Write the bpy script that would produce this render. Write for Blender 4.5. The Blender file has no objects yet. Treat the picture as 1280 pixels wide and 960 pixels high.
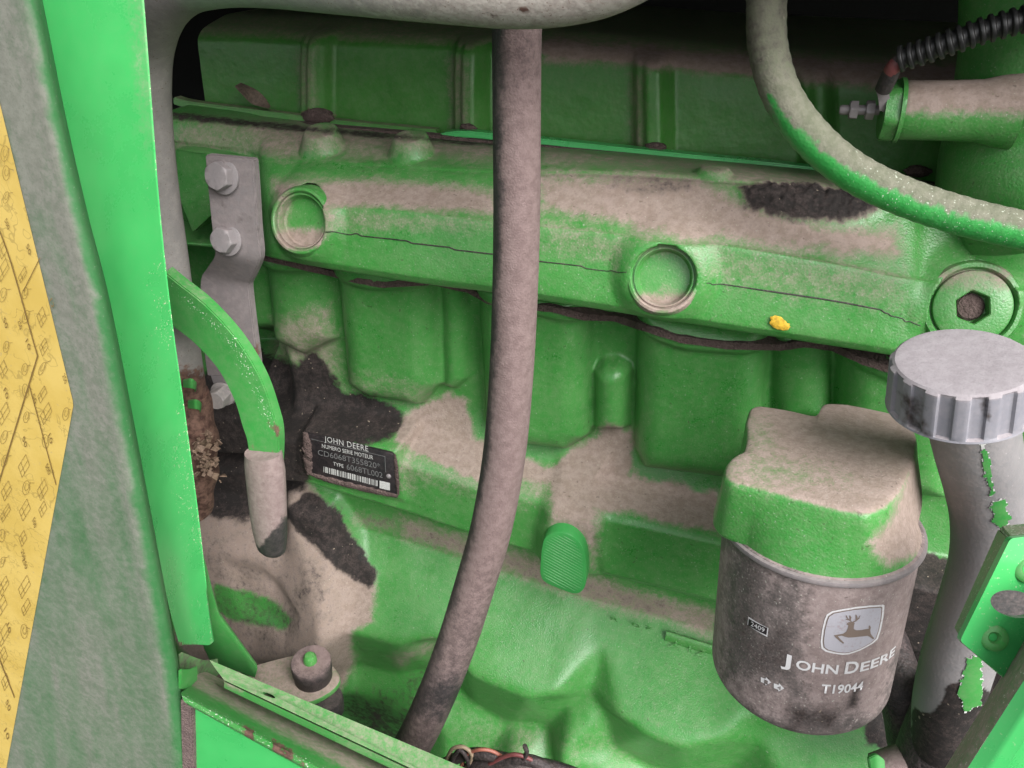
import bpy, bmesh, math, random
import numpy as np
from mathutils import Vector, Matrix

random.seed(7)
rng = np.random.default_rng(11)
scene = bpy.context.scene
COL = scene.collection

# ------------------------------------------------------------------ camera
F = 967.0
def _n(v):
    v = np.array(v, float)
    return v / np.linalg.norm(v)
Xc = _n((3840, 590, -967)); Zc = -_n((-10, 1650, 967)); Yc = np.cross(Zc, Xc)
RM = np.stack([Xc, Yc, Zc], 1)
RIGHT, DOWN, FWD = RM
CP = -0.52 * FWD
cd = bpy.data.cameras.new("camera")
cam = bpy.data.objects.new("camera", cd)
COL.objects.link(cam)
cd.sensor_width = 36.0
cd.lens = 36.0 * F / 1280.0
cd.clip_start = 0.01
cd.clip_end = 200.0
cam.matrix_world = Matrix(((RIGHT[0], -DOWN[0], -FWD[0], CP[0]),
                           (RIGHT[1], -DOWN[1], -FWD[1], CP[1]),
                           (RIGHT[2], -DOWN[2], -FWD[2], CP[2]),
                           (0, 0, 0, 1)))
scene.camera = cam

# ------------------------------------------------------------------ sky, sun, exposure
SUN_DIR = Vector((0.64, -0.52, 0.74)).normalized()
elev = math.asin(SUN_DIR.z)
azim = math.atan2(SUN_DIR.x, SUN_DIR.y)
world = bpy.data.worlds.new("World")
scene.world = world
world.use_nodes = True
wn = world.node_tree.nodes; wl = world.node_tree.links
wn.clear()
sky = wn.new("ShaderNodeTexSky"); sky.sky_type = 'NISHITA'; sky.sun_disc = False
sky.sun_elevation = elev; sky.sun_rotation = azim
sky.air_density = 1.0; sky.dust_density = 3.0; sky.ozone_density = 0.6
hs = wn.new("ShaderNodeHueSaturation"); hs.inputs["Saturation"].default_value = 0.16
bg = wn.new("ShaderNodeBackground"); bg.inputs[1].default_value = 0.08
wo = wn.new("ShaderNodeOutputWorld")
wl.new(sky.outputs[0], hs.inputs["Color"]); wl.new(hs.outputs[0], bg.inputs[0]); wl.new(bg.outputs[0], wo.inputs[0])
sd = bpy.data.lights.new("sun", 'SUN'); sd.energy = 1.5; sd.angle = math.radians(45); sd.color = (1.0, 0.98, 0.965)
sun = bpy.data.objects.new("sun", sd); COL.objects.link(sun)
sun.rotation_euler = (-SUN_DIR).to_track_quat('-Z', 'Y').to_euler()
scene.view_settings.view_transform = 'Standard'
scene.view_settings.look = 'None'
scene.view_settings.gamma = 1.0
scene.view_settings.use_curve_mapping = False
scene.view_settings.exposure = 1.72
scene.cycles.max_bounces = 6
scene.cycles.diffuse_bounces = 4
scene.cycles.glossy_bounces = 3
scene.cycles.caustics_reflective = False
scene.cycles.caustics_refractive = False

# ------------------------------------------------------------------ measuring helpers (photo pixel -> place)
def ray(px, py):
    return RIGHT * ((px - 640) / F) + DOWN * ((py - 480) / F) + FWD
def U(px, py, o):                      # point standing o metres proud of the engine's face
    d = ray(px, py); return CP + d * ((-o - CP[1]) / d[1])
def V(px, py, z):                      # point on a level plane
    d = ray(px, py); return CP + d * ((z - CP[2]) / d[2])
def W(px, py, dep):                    # point at a distance along the view
    return CP + ray(px, py) * dep
def pix(P):
    P = np.atleast_2d(np.array(P, float))
    q = (P - CP) @ RM.T
    return 640 + F * q[:, 0] / q[:, 2], 480 + F * q[:, 1] / q[:, 2], q[:, 2]
def cdir(x, y, z):
    return _n(RIGHT * x + DOWN * y + FWD * z)
def mpp(P):                            # metres per pixel there
    return pix(P)[2][0] / F

# ------------------------------------------------------------------ numeric helpers
def sstep(a, b, x):
    t = np.clip((x - a) / (b - a), 0, 1); return t * t * (3 - 2 * t)
_LAT = rng.random((256, 256))
def vnoise(x, y):
    xi = np.floor(x).astype(int); yi = np.floor(y).astype(int)
    fx = x - xi; fy = y - yi
    fx = fx * fx * (3 - 2 * fx); fy = fy * fy * (3 - 2 * fy)
    a = _LAT[xi % 256, yi % 256]; b = _LAT[(xi + 1) % 256, yi % 256]
    c = _LAT[xi % 256, (yi + 1) % 256]; d = _LAT[(xi + 1) % 256, (yi + 1) % 256]
    return (a * (1 - fx) + b * fx) * (1 - fy) + (c * (1 - fx) + d * fx) * fy
def fbm(x, y, oct=4):
    s = 0; a = 0.5; t = 0
    for i in range(oct):
        s = s + a * vnoise(x + 17 * i, y + 31 * i); t += a
        x = x * 2.03; y = y * 2.03; a *= 0.55
    return s / t
def psdf(X, Y, poly):                  # signed distance, negative inside
    poly = np.array(poly, float)
    d = np.full(X.shape, 1e9); ins = np.zeros(X.shape, bool)
    n = len(poly)
    for i in range(n):
        x0, y0 = poly[i]; x1, y1 = poly[(i + 1) % n]
        ex, ey = x1 - x0, y1 - y0
        wx, wy = X - x0, Y - y0
        t = np.clip((wx * ex + wy * ey) / (ex * ex + ey * ey + 1e-12), 0, 1)
        d = np.minimum(d, (wx - ex * t) ** 2 + (wy - ey * t) ** 2)
        c = ((y0 > Y) != (y1 > Y))
        ins ^= c & (X < (ex) * (Y - y0) / (ey if abs(ey) > 1e-12 else 1e-12) + x0)
    d = np.sqrt(d); d[ins] *= -1
    return d
def catmull(pts, n):
    pts = np.array(pts, float)
    if len(pts) == 2:
        t = np.linspace(0, 1, n)[:, None]; return pts[0] * (1 - t) + pts[1] * t
    P = np.vstack([2 * pts[0] - pts[1], pts, 2 * pts[-1] - pts[-2]])
    seg = np.linalg.norm(np.diff(pts[:, :3], axis=0), axis=1)
    cum = np.concatenate([[0], np.cumsum(seg)]); s = np.linspace(0, cum[-1], n)
    k = np.clip(np.searchsorted(cum, s, side='right') - 1, 0, len(seg) - 1)
    t = ((s - cum[k]) / np.maximum(seg[k], 1e-9))[:, None]
    p0, p1, p2, p3 = P[k], P[k + 1], P[k + 2], P[k + 3]
    return 0.5 * (2 * p1 + (p2 - p0) * t + (2 * p0 - 5 * p1 + 4 * p2 - p3) * t ** 2 + (3 * p1 - p0 - 3 * p2 + p3) * t ** 3)
def monox(pts, x):                     # smooth-ish interpolation of columns over the first one
    pts = np.array(pts, float)
    return np.stack([np.interp(x, pts[:, 0], pts[:, i]) for i in range(1, pts.shape[1])], 1)

# ------------------------------------------------------------------ object helpers
def thing(name, label, cat, loc=(0, 0, 0), group=None):
    o = bpy.data.objects.new(name, None); COL.objects.link(o)
    o.location = loc; o.empty_display_size = 0.02
    o["label"] = label; o["category"] = cat
    if group: o["group"] = group
    return o
def tag(o, label=None, cat=None, group=None, kind=None):
    if label: o["label"] = label
    if cat: o["category"] = cat
    if group: o["group"] = group
    if kind: o["kind"] = kind
    return o
def link(name, me, mat, parent=None, smooth=True, sharp=None):
    o = bpy.data.objects.new(name, me); COL.objects.link(o)
    if mat is not None: me.materials.append(mat)
    if smooth and len(me.polygons):
        me.polygons.foreach_set("use_smooth", np.ones(len(me.polygons), bool))
        if sharp: me.set_sharp_from_angle(angle=math.radians(sharp))
    if parent is not None:
        o.parent = parent
        p = parent; off = Vector((0, 0, 0))
        while p is not None:
            off += p.location; p = p.parent
        o.location = -off
    return o
def mesh(name, verts, faces, mat, parent=None, smooth=True, sharp=40, attrs=None):
    me = bpy.data.meshes.new(name)
    me.from_pydata([tuple(v) for v in verts], [], faces)
    me.update()
    if attrs:
        for k, a in attrs.items():
            at = me.attributes.new(k, 'FLOAT', 'POINT'); at.data.foreach_set("value", np.asarray(a, np.float32))
    return link(name, me, mat, parent, smooth, sharp)
def frombm(name, bm, mat, parent=None, smooth=True, sharp=40):
    bmesh.ops.recalc_face_normals(bm, faces=bm.faces)
    me = bpy.data.meshes.new(name); bm.to_mesh(me); bm.free()
    return link(name, me, mat, parent, smooth, sharp)
def gridmesh(name, P, mat, parent=None, sharp=None, attrs=None, flip=False):
    nu, nv = P.shape[:2]
    idx = np.arange(nu * nv).reshape(nu, nv)
    q = np.stack([idx[:-1, :-1], idx[1:, :-1], idx[1:, 1:], idx[:-1, 1:]], -1).reshape(-1, 4)
    if flip: q = q[:, ::-1]
    me = bpy.data.meshes.new(name)
    me.vertices.add(nu * nv); me.vertices.foreach_set("co", P.reshape(-1).astype(np.float32))
    m = len(q)
    me.loops.add(m * 4); me.loops.foreach_set("vertex_index", q.reshape(-1).astype(np.int32))
    me.polygons.add(m); me.polygons.foreach_set("loop_start", (np.arange(m) * 4).astype(np.int32))
    me.update(calc_edges=True); me.validate()
    if attrs:
        for k, a in attrs.items():
            at = me.attributes.new(k, 'FLOAT', 'POINT'); at.data.foreach_set("value", np.asarray(a, np.float32).reshape(-1))
    return link(name, me, mat, parent, True, sharp)
def frame_for(d):
    d = Vector(d).normalized()
    a = Vector((0, 0, 1)) if abs(d.z) < 0.9 else Vector((1, 0, 0))
    x = d.cross(a).normalized(); y = d.cross(x).normalized()
    return np.array(x), np.array(y), np.array(d)
def tubegrid(path, rad, seg=28, n=120, flat=1.0, radfn=None, cap=True, up=None):
    """path: Nx3 world points (resampled), rad: list -> grid (n x seg+1)."""
    c = catmull(path, n)
    r = np.interp(np.linspace(0, 1, n), np.linspace(0, 1, len(rad)), rad)
    T = np.gradient(c, axis=0); T /= np.linalg.norm(T, axis=1)[:, None]
    x, y, _ = frame_for(T[0])
    if up is not None:
        x = np.cross(T[0], up); x /= np.linalg.norm(x); y = np.cross(x, T[0])
    th = np.linspace(0, 2 * np.pi, seg, endpoint=False)
    V_ = []
    L = np.concatenate([[0], np.cumsum(np.linalg.norm(np.diff(c, axis=0), axis=1))])
    for i in range(n):
        x = x - T[i] * x.dot(T[i]); x /= np.linalg.norm(x); y = np.cross(T[i], x)
        rr = r[i] if radfn is None else radfn(r[i], L[i], th)
        V_.append(c[i] + (np.cos(th) * rr)[:, None] * x + (np.sin(th) * rr * flat)[:, None] * y)
    return np.array(V_), c
def tube(name, path, rad, mat, parent=None, seg=28, n=120, flat=1.0, radfn=None, attrfn=None, roundend=False, sharp=50, up=None):
    G, c = tubegrid(path, rad, seg, n, flat, radfn, up=up)
    rings = list(G)
    if roundend:
        e = c[-1]; T = c[-1] - c[-2]; T /= np.linalg.norm(T); r = np.linalg.norm(rings[-1][0] - e)
        for a in (0.35, 0.7, 1.05, 1.35):
            rings.append(e + (G[-1] - e) * math.cos(a) + T * r * math.sin(a) * 0.8)
    verts = np.vstack(rings); m = len(rings); faces = []
    for i in range(m - 1):
        for j in range(seg):
            k = (j + 1) % seg
            faces.append((i * seg + j, i * seg + k, (i + 1) * seg + k, (i + 1) * seg + j))
    faces.append(tuple(range(seg - 1, -1, -1))); faces.append(tuple(range((m - 1) * seg, m * seg)))
    at = attrfn(verts) if attrfn else None
    return mesh(name, verts, faces, mat, parent, True, sharp, at)
def lathe(name, org, axis, prof, mat, parent=None, seg=48, radfn=None, sharp=35, attrfn=None, ref=None):
    """prof: [(r,h)...]; r=0 ends close to a point."""
    x, y, d = frame_for(axis)
    org = np.array(org, float)
    th = np.linspace(0, 2 * np.pi, seg, endpoint=False)
    verts = []; faces = []; ids = []
    for (r, h) in prof:
        if r <= 1e-7:
            ids.append([len(verts)]); verts.append(org + d * h)
        else:
            rr = r if radfn is None else radfn(r, h, th)
            P = org + d * h + (np.cos(th) * rr)[:, None] * x + (np.sin(th) * rr)[:, None] * y
            ids.append(list(range(len(verts), len(verts) + seg))); verts.extend(list(P))
    for a, b in zip(ids[:-1], ids[1:]):
        for j in range(seg):
            k = (j + 1) % seg
            if len(a) == 1 and len(b) == 1: continue
            if len(a) == 1: faces.append((a[0], b[k], b[j]))
            elif len(b) == 1: faces.append((a[j], a[k], b[0]))
            else: faces.append((a[j], a[k], b[k], b[j]))
    verts = np.array(verts)
    if len(ids[0]) > 1: faces.append(tuple(ids[0][::-1]))
    if len(ids[-1]) > 1: faces.append(tuple(ids[-1]))
    return mesh(name, verts, faces, mat, parent, True, sharp, attrfn(verts) if attrfn else None)
def plate(name, outer, thick, mat, parent=None, holes=(), bevel=0.0006, segs=2):
    """outer: 3D outline (near planar); thick: vector to the back."""
    bm = bmesh.new()
    edges = []
    for loop in [outer] + list(holes):
        vs = [bm.verts.new(tuple(p)) for p in loop]
        edges += [bm.edges.new((vs[i], vs[(i + 1) % len(vs)])) for i in range(len(vs))]
    if holes:
        bmesh.ops.triangle_fill(bm, use_beauty=True, use_dissolve=True, edges=edges)
    else:
        bm.faces.new(bm.verts)
    r = bmesh.ops.extrude_face_region(bm, geom=list(bm.faces))
    vs = [g for g in r["geom"] if isinstance(g, bmesh.types.BMVert)]
    bmesh.ops.translate(bm, verts=vs, vec=Vector(tuple(thick)))
    bmesh.ops.recalc_face_normals(bm, faces=bm.faces)
    if bevel > 0:
        ed = [e for e in bm.edges if len(e.link_faces) == 2 and e.calc_face_angle(0) > 0.6]
        bmesh.ops.bevel(bm, geom=ed, offset=bevel, segments=segs, affect='EDGES', profile=0.5, clamp_overlap=True)
    return frombm(name, bm, mat, parent, True, 30)
def slab(name, A, B, thick, mat, parent=None, nu=6, n=60, bow=0.0, attrfn=None):
    """a bent flat bar between two edge curves, with a real thickness (vector)."""
    A = catmull(A, n); B = catmull(B, n)
    t = np.linspace(0, 1, nu)[None, :, None]
    Ft = A[:, None] * (1 - t) + B[:, None] * t
    th = np.array(thick, float)
    Bk = Ft + th
    verts = np.vstack([Ft.reshape(-1, 3), Bk.reshape(-1, 3)]); N = n * nu; faces = []
    I = lambda i, j: i * nu + j
    for i in range(n - 1):
        for j in range(nu - 1):
            faces.append((I(i, j), I(i, j + 1), I(i + 1, j + 1), I(i + 1, j)))
            faces.append((N + I(i, j), N + I(i + 1, j), N + I(i + 1, j + 1), N + I(i, j + 1)))
        faces.append((I(i, 0), I(i + 1, 0), N + I(i + 1, 0), N + I(i, 0)))
        faces.append((I(i, nu - 1), N + I(i, nu - 1), N + I(i + 1, nu - 1), I(i + 1, nu - 1)))
    for j in range(nu - 1):
        faces.append((I(0, j), N + I(0, j), N + I(0, j + 1), I(0, j + 1)))
        faces.append((I(n - 1, j), I(n - 1, j + 1), N + I(n - 1, j + 1), N + I(n - 1, j)))
    bm = bmesh.new()
    bv = [bm.verts.new(tuple(v)) for v in verts]
    for f in faces: bm.faces.new([bv[k] for k in f])
    bmesh.ops.recalc_face_normals(bm, faces=bm.faces)
    bm.normal_update()
    ed = [e for e in bm.edges if len(e.link_faces) == 2 and e.calc_face_angle(0) > 0.9]
    bmesh.ops.bevel(bm, geom=ed, offset=0.0007, segments=2, affect='EDGES', clamp_overlap=True)
    o = frombm(name, bm, mat, parent, True, 35)
    if attrfn:
        co = np.empty(len(o.data.vertices) * 3, np.float32); o.data.vertices.foreach_get("co", co)
        for k, a in attrfn(co.reshape(-1, 3)).items():
            at = o.data.attributes.new(k, 'FLOAT', 'POINT'); at.data.foreach_set("value", np.asarray(a, np.float32))
    return o
def hexbolt(org, axis, r, mat, parent, h=None, washer=True, rot=0.3, name="bolt"):
    h = h or r * 0.75
    if washer:
        lathe("washer", np.array(org), axis, [(0, 0.0), (r * 1.28, 0), (r * 1.3, r * .06), (r * 1.28, r * .16), (r * 1.2, r * .2), (0, r * .2)], mat, parent, 40)
    def rf(rr, hh, th):
        a = (th + rot) % (math.pi / 3) - math.pi / 6
        return np.minimum(rr, r * 0.9 / np.cos(a))
    b0 = r * .18
    return lathe(name, np.array(org), axis, [(0, b0), (r * 1.04, b0), (r * 1.04, b0 + h * .82), (r * .97, b0 + h * .92), (r * .88, b0 + h), (r * .5, b0 + h * 1.01), (0, b0 + h * 1.01)], mat, parent, 72, radfn=rf)

# masks drawn as patches with ragged edges, kept on the surface as attributes
def patch(V_, polys, feather=10, ragged=14, scale=28.0, seed=0.0):
    px, py, _ = pix(V_)
    X = np.asarray(V_)[:, 0]; Z = np.asarray(V_)[:, 2]; Y = np.asarray(V_)[:, 1]
    nx = (fbm(px / scale + seed, py / scale + 3.3) - 0.5) * 2
    fine = (fbm(px / 6.0 + seed, py / 6.0 + 8.1, 3) - 0.5) * 2
    out = np.zeros(len(px))
    for p in polys:
        amt = 1.0; poly = p; fe = feather; rg = ragged
        if isinstance(p, tuple) and not np.isscalar(p[0]) and isinstance(p[0], list):
            poly, amt = p[0], p[1]
            if len(p) > 2: fe = p[2]
            if len(p) > 3: rg = p[3]
        d = psdf(px, py, poly) + nx * rg * .8 + fine * rg * 0.25
        v = amt * sstep(fe * 1.7, -fe * 1.5, d)
        out = np.where(v >= 0, np.maximum(out, v), out + v) if amt >= 0 else np.clip(out + v, 0, 1)
    return out

# ------------------------------------------------------------------ materials
class NT:
    def __init__(s, name):
        s.m = bpy.data.materials.new(name); s.m.use_nodes = True
        s.n = s.m.node_tree.nodes; s.l = s.m.node_tree.links; s.n.clear()
        s.out = s.n.new("ShaderNodeOutputMaterial"); s.b = s.n.new("ShaderNodeBsdfPrincipled")
        s.l.new(s.b.outputs[0], s.out.inputs[0])
        s.geo = s.n.new("ShaderNodeNewGeometry")
    def put(s, sock, v):
        if hasattr(v, "links") or isinstance(v, bpy.types.NodeSocket): s.l.new(v, sock)
        else: sock.default_value = v
    def math(s, op, a, b=0.0, c=None, clamp=False):
        n = s.n.new("ShaderNodeMath"); n.operation = op; n.use_clamp = clamp
        s.put(n.inputs[0], a); s.put(n.inputs[1], b)
        if c is not None: s.put(n.inputs[2], c)
        return n.outputs[0]
    def noise(s, scale, detail=4.0, rough=0.55, off=0.0, stretch=None):
        n = s.n.new("ShaderNodeTexNoise"); n.inputs["Scale"].default_value = scale
        n.inputs["Detail"].default_value = detail; n.inputs["Roughness"].default_value = rough
        mp = s.n.new("ShaderNodeMapping"); mp.inputs["Location"].default_value = (off, off * .7, off * 1.3)
        if stretch: mp.inputs["Scale"].default_value = stretch
        s.l.new(s.geo.outputs["Position"], mp.inputs[0]); s.l.new(mp.outputs[0], n.inputs["Vector"])
        return n.outputs["Fac"]
    def voro(s, scale, feature='F1', off=0.0):
        n = s.n.new("ShaderNodeTexVoronoi"); n.inputs["Scale"].default_value = scale; n.feature = feature
        s.l.new(s.geo.outputs["Position"], n.inputs["Vector"])
        return n.outputs["Distance"]
    def attr(s, name):
        n = s.n.new("ShaderNodeAttribute"); n.attribute_name = name; return n.outputs["Fac"]
    def ramp(s, v, a, b, lo=0.0, hi=1.0):
        n = s.n.new("ShaderNodeMapRange"); n.interpolation_type = 'SMOOTHSTEP'
        s.put(n.inputs[0], v); n.inputs[1].default_value = a; n.inputs[2].default_value = b
        n.inputs[3].default_value = lo; n.inputs[4].default_value = hi
        return n.outputs[0]
    def mix(s, f, a, b):
        n = s.n.new("ShaderNodeMix"); n.data_type = 'RGBA'
        s.put(n.inputs[0], f)
        for k, v in ((6, a), (7, b)):
            s.put(n.inputs[k], v if not isinstance(v, tuple) else (v + (1,))[:4])
        return n.outputs[2]
    def nz(s):
        n = s.n.new("ShaderNodeSeparateXYZ"); s.l.new(s.geo.outputs["Normal"], n.inputs[0]); return n.outputs[2]
    def bump(s, h, strength, dist, prev=None):
        n = s.n.new("ShaderNodeBump"); n.inputs["Strength"].default_value = strength; n.inputs["Distance"].default_value = dist
        s.put(n.inputs["Height"], h)
        if prev is not None: s.l.new(prev, n.inputs["Normal"])
        return n.outputs[0]

DUST = (0.29, 0.182, 0.178)
DUST2 = (0.37, 0.25, 0.246)
GRIME_SHADE = (0.012, 0.009, 0.008)
def coated(name, base, rough=0.38, up=(0.25, 0.85), upamt=0.0, cast=0.4, scale=420, dust=DUST, dust2=DUST2, chip=(0.55, 0.6, 0.5),
           specks=0.0, film=0.12, metallic=0.0, varied=0.12, coat=0.0, coarse=0.0, mott=0.8, dens=0.84):
    t = NT(name)
    n1 = t.noise(38, 2, 0.6); n2 = t.noise(230, 2, 0.65, 3.0); n3 = t.noise(900, 2, 0.6, 7.0); nl = n1
    upz = t.math('MULTIPLY', t.ramp(t.nz(), up[0], up[1]), upamt)
    d = t.math('ADD', t.attr("dust"), upz)
    nn = t.math('ADD', t.math('MULTIPLY', n2, 0.5), t.math('MULTIPLY', n3, 0.5))
    ng = t.math('ADD', t.math('MULTIPLY', n1, 0.4), t.math('MULTIPLY', n2, 0.6))
    gate = t.math('ADD', d, t.math('MULTIPLY', t.math('SUBTRACT', nn, 0.5), mott))
    m = t.ramp(gate, 0.06, 0.94)
    # nothing settles where there is no dust at all
    m = t.math('MULTIPLY', m, t.ramp(d, 0.0, 0.25))
    m = t.math('ADD', m, t.math('MULTIPLY', t.ramp(t.math('ADD', t.math('MULTIPLY', nn, 0.75), t.math('MULTIPLY', n1, 0.25)), 0.3, 0.72), film * 1.7), clamp=True)
    b2 = tuple(c * (1 - varied) for c in base)
    colr = t.mix(t.ramp(n1, 0.3, 0.7), b2, base)
    dcol = t.mix(t.ramp(n2, 0.3, 0.7), dust, dust2)
    dcol = t.mix(t.ramp(n3, 0.25, 0.5, 0.22, 0.0), dcol, tuple(c * 0.35 for c in dust))
    colr = t.mix(t.math('MULTIPLY', m, dens), colr, dcol)
    # chips and scratches down to bare or faded metal
    v = n3
    sk_ = t.noise(420, 1, 0.3, 29.0)
    ch = t.math('MULTIPLY', t.ramp(t.math('ADD', v, t.math('MULTIPLY', t.attr("chip"), 0.22)), 0.70, 0.76), t.ramp(t.attr("chip"), 0.02, 0.4))
    colr = t.mix(ch, colr, chip)
    if specks > 0:
        sp = t.ramp(n3, 0.66, 0.74, 0.0, specks)
        colr = t.mix(sp, colr, (0.45, 0.5, 0.42))
        sk = t.ramp(sk_, 0.73, 0.78, 0.0, specks)
        colr = t.mix(sk, colr, (0.04, 0.03, 0.02))
    ru = t.math('ADD', t.attr("rust"), 0.0)
    rm = t.math('MULTIPLY', t.ramp(t.math('ADD', ru, t.math('MULTIPLY', t.math('SUBTRACT', n2, 0.5), 1.3)), 0.3, 0.7), t.ramp(ru, 0.0, 0.2))
    colr = t.mix(rm, colr, t.mix(t.ramp(n2, 0.3, 0.7), (0.055, 0.024, 0.018), (0.17, 0.095, 0.07)))
    g = t.attr("grime_shade")  # oily dirt; on the block also shade painted into the colour
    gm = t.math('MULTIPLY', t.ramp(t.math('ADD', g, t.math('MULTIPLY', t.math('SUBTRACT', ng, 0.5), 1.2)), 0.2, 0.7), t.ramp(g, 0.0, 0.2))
    gcol = t.mix(t.ramp(ng, 0.42, 0.62), GRIME_SHADE, t.mix(t.ramp(n3, 0.3, 0.7), (0.018, 0.013, 0.012), (0.05, 0.036, 0.032)))
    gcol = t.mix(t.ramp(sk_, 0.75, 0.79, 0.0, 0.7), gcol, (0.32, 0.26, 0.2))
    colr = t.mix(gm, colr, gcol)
    t.l.new(colr, t.b.inputs["Base Color"])
    r = t.math('ADD', rough, t.math('MULTIPLY', m, 0.9 - rough), clamp=True)
    r = t.math('ADD', r, t.math('MULTIPLY', t.math('SUBTRACT', n1, 0.5), 0.2), clamp=True)
    r = t.math('MAXIMUM', r, t.math('MULTIPLY', t.math('MAXIMUM', gm, rm), 0.8))
    t.l.new(r, t.b.inputs["Roughness"])
    t.b.inputs["Metallic"].default_value = metallic
    t.b.inputs["Specular IOR Level"].default_value = 0.5
    if metallic > 0:
        mm = t.math('MULTIPLY', t.math('SUBTRACT', 1.0, t.math('MAXIMUM', m, t.math('MAXIMUM', gm, rm))), metallic); t.l.new(mm, t.b.inputs["Metallic"])
    if coat: t.b.inputs["Coat Weight"].default_value = coat; t.b.inputs["Coat Roughness"].default_value = 0.2
    nb = None
    if coarse: nb = t.bump(t.noise(60, 3, 0.5, 5.0), coarse, 0.004)
    if cast: nb = t.bump(t.noise(scale, 1, 0.55, 1.0), cast, 0.0012, nb)
    hd = t.math('MULTIPLY', t.noise(1300, 1, 0.6, 9.0), t.math('ADD', t.math('MULTIPLY', t.attr('dust'), 0.6), t.math('MULTIPLY', t.attr('grime_shade'), 1.0)))
    nb = t.bump(hd, 0.20, 0.0008, nb)
    t.l.new(nb, t.b.inputs["Normal"])
    return t.m

GREEN = (0.044, 0.25, 0.044)
M_cast = coated("green_cast_paint", GREEN, 0.29, (0.6, 0.98), 0.15, 0.20, 900, specks=0.4, film=0.13)
M_castlow = coated("green_crankcase_paint", (0.022, 0.20, 0.05), 0.40, (0.5, 0.98), 0.30, 0.5, 420, specks=0.7, film=0.22)
M_cover = coated("green_cover_paint", (0.045, 0.22, 0.03), 0.36, (0.5, 0.9), 0.45, 0.2, 300, film=0.10)
M_sheet = coated("green_sheet_paint", (0.05, 0.41, 0.105), 0.28, (0.6, 1.0), 0.05, 0.0, film=0.03, varied=0.10, chip=(0.5, 0.52, 0.36), coat=0.2)
M_frame = coated("green_frame_paint", (0.036, 0.27, 0.05), 0.38, (0.6, 1.0), 0.30, 0.1, 200, film=0.12, chip=(0.55, 0.62, 0.5))
M_skin = coated("green_dusty_skin", (0.032, 0.15, 0.045), 0.42, (0.7, 1.0), 0.0, 0.0, film=0.1, dust=(0.165, 0.15, 0.136), dust2=(0.21, 0.195, 0.176), mott=0.3)
M_steel = coated("dull_zinc_steel", (0.27, 0.25, 0.255), 0.45, (0.5, 1.0), 0.5, 0.15, 500, film=0.35, metallic=0.25, chip=(0.6, 0.6, 0.58), dust=(0.185, 0.155, 0.153), dust2=(0.245, 0.21, 0.207))
M_pipe = coated("grey_beige_pipe", (0.25, 0.232, 0.228), 0.55, (0.3, 0.9), 0.25, 0.15, 400, film=0.25, chip=(0.10, 0.05, 0.035), dust=(0.36, 0.31, 0.27), dust2=(0.48, 0.44, 0.39))
M_rubber = coated("dusty_rubber", (0.018, 0.017, 0.018), 0.62, (-0.15, 0.35), 0.3, 0.3, 1100, film=0.10, dust=(0.172, 0.118, 0.112), dust2=(0.228, 0.162, 0.154), mott=0.6)
M_hosegreen = coated("overspray_hose", (0.03, 0.30, 0.055), 0.42, (0.2, 0.7), 0.0, 0.2, 700, film=0.06, dust=(0.15, 0.11, 0.1), dust2=(0.21, 0.16, 0.148))
M_neck = coated("grey_chipped_paint", (0.22, 0.215, 0.22), 0.5, (0.4, 0.9), 0.25, 0.15, 600, film=0.3, chip=(0.75, 0.75, 0.73), dust=(0.24, 0.205, 0.195), dust2=(0.29, 0.255, 0.245))
M_cap = coated("grey_plastic_cap", (0.22, 0.22, 0.25), 0.5, (0.5, 0.9), 0.95, 0.1, 400, film=0.25, chip=(0.08, 0.08, 0.08), dust=(0.29, 0.255, 0.265), dust2=(0.34, 0.305, 0.316))
M_filter = coated("brown_filter_shell", (0.075, 0.068, 0.065), 0.5, (0.5, 0.9), 0.2, 0.12, 700, film=0.30, chip=(0.5, 0.45, 0.42), specks=0.5, dust=(0.25, 0.19, 0.18), dust2=(0.33, 0.262, 0.25))
M_grip = coated("dusty_pink_grip", (0.02, 0.02, 0.02), 0.6, (0.0, 0.5), 0.2, 0.2, 600, film=0.1, dust=(0.22, 0.158, 0.15), dust2=(0.28, 0.212, 0.2))
M_dirt = coated("packed_dirt", (0.075, 0.05, 0.044), 0.95, (0.0, 0.8), 0.4, 1.0, 700, film=0.3, coarse=0.6, dust=(0.11, 0.075, 0.07), dust2=(0.17, 0.12, 0.11))
M_black = coated("oily_black", (0.014, 0.013, 0.013), 0.6, (0.4, 1.0), 0.12, 0.6, 500, film=0.12)
M_scale = coated("rust_scale", (0.20, 0.135, 0.09), 0.7, (0.2, 0.9), 0.1, 0.9, 700, film=0.1, coarse=0.8, chip=(0.6, 0.5, 0.4))
def plain(name, colr, rough=0.5, metallic=0.0, var=0.2, nscale=300):
    t = NT(name); n = t.noise(nscale, 3, 0.6)
    t.l.new(t.mix(t.ramp(n, 0.3, 0.7), tuple(c * (1 - var) for c in colr), colr), t.b.inputs["Base Color"])
    t.b.inputs["Roughness"].default_value = rough; t.b.inputs["Metallic"].default_value = metallic
    return t.m
def worn_print(name, colr, wear=0.45, scale=700):
    """flat print whose colour is worn and dusted through"""
    t = NT(name); n = t.noise(scale, 3, 0.7, 4.0); n2 = t.noise(90, 3, 0.6, 8.0)
    f = t.ramp(t.math('ADD', t.math('MULTIPLY', n, 0.6), t.math('MULTIPLY', n2, 0.4)), wear - 0.1, wear + 0.12, 0.75, 0.0)
    t.l.new(t.mix(f, colr, DUST), t.b.inputs["Base Color"]); t.b.inputs["Roughness"].default_value = 0.6
    return t.m
M_print = worn_print("worn_white_print", (0.62, 0.61, 0.62), 0.36)
M_emblem = worn_print("worn_silver_emblem", (0.40, 0.39, 0.43), 0.36)
M_deer = worn_print("dusty_emblem_brown", (0.19, 0.145, 0.12), 0.2)
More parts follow.
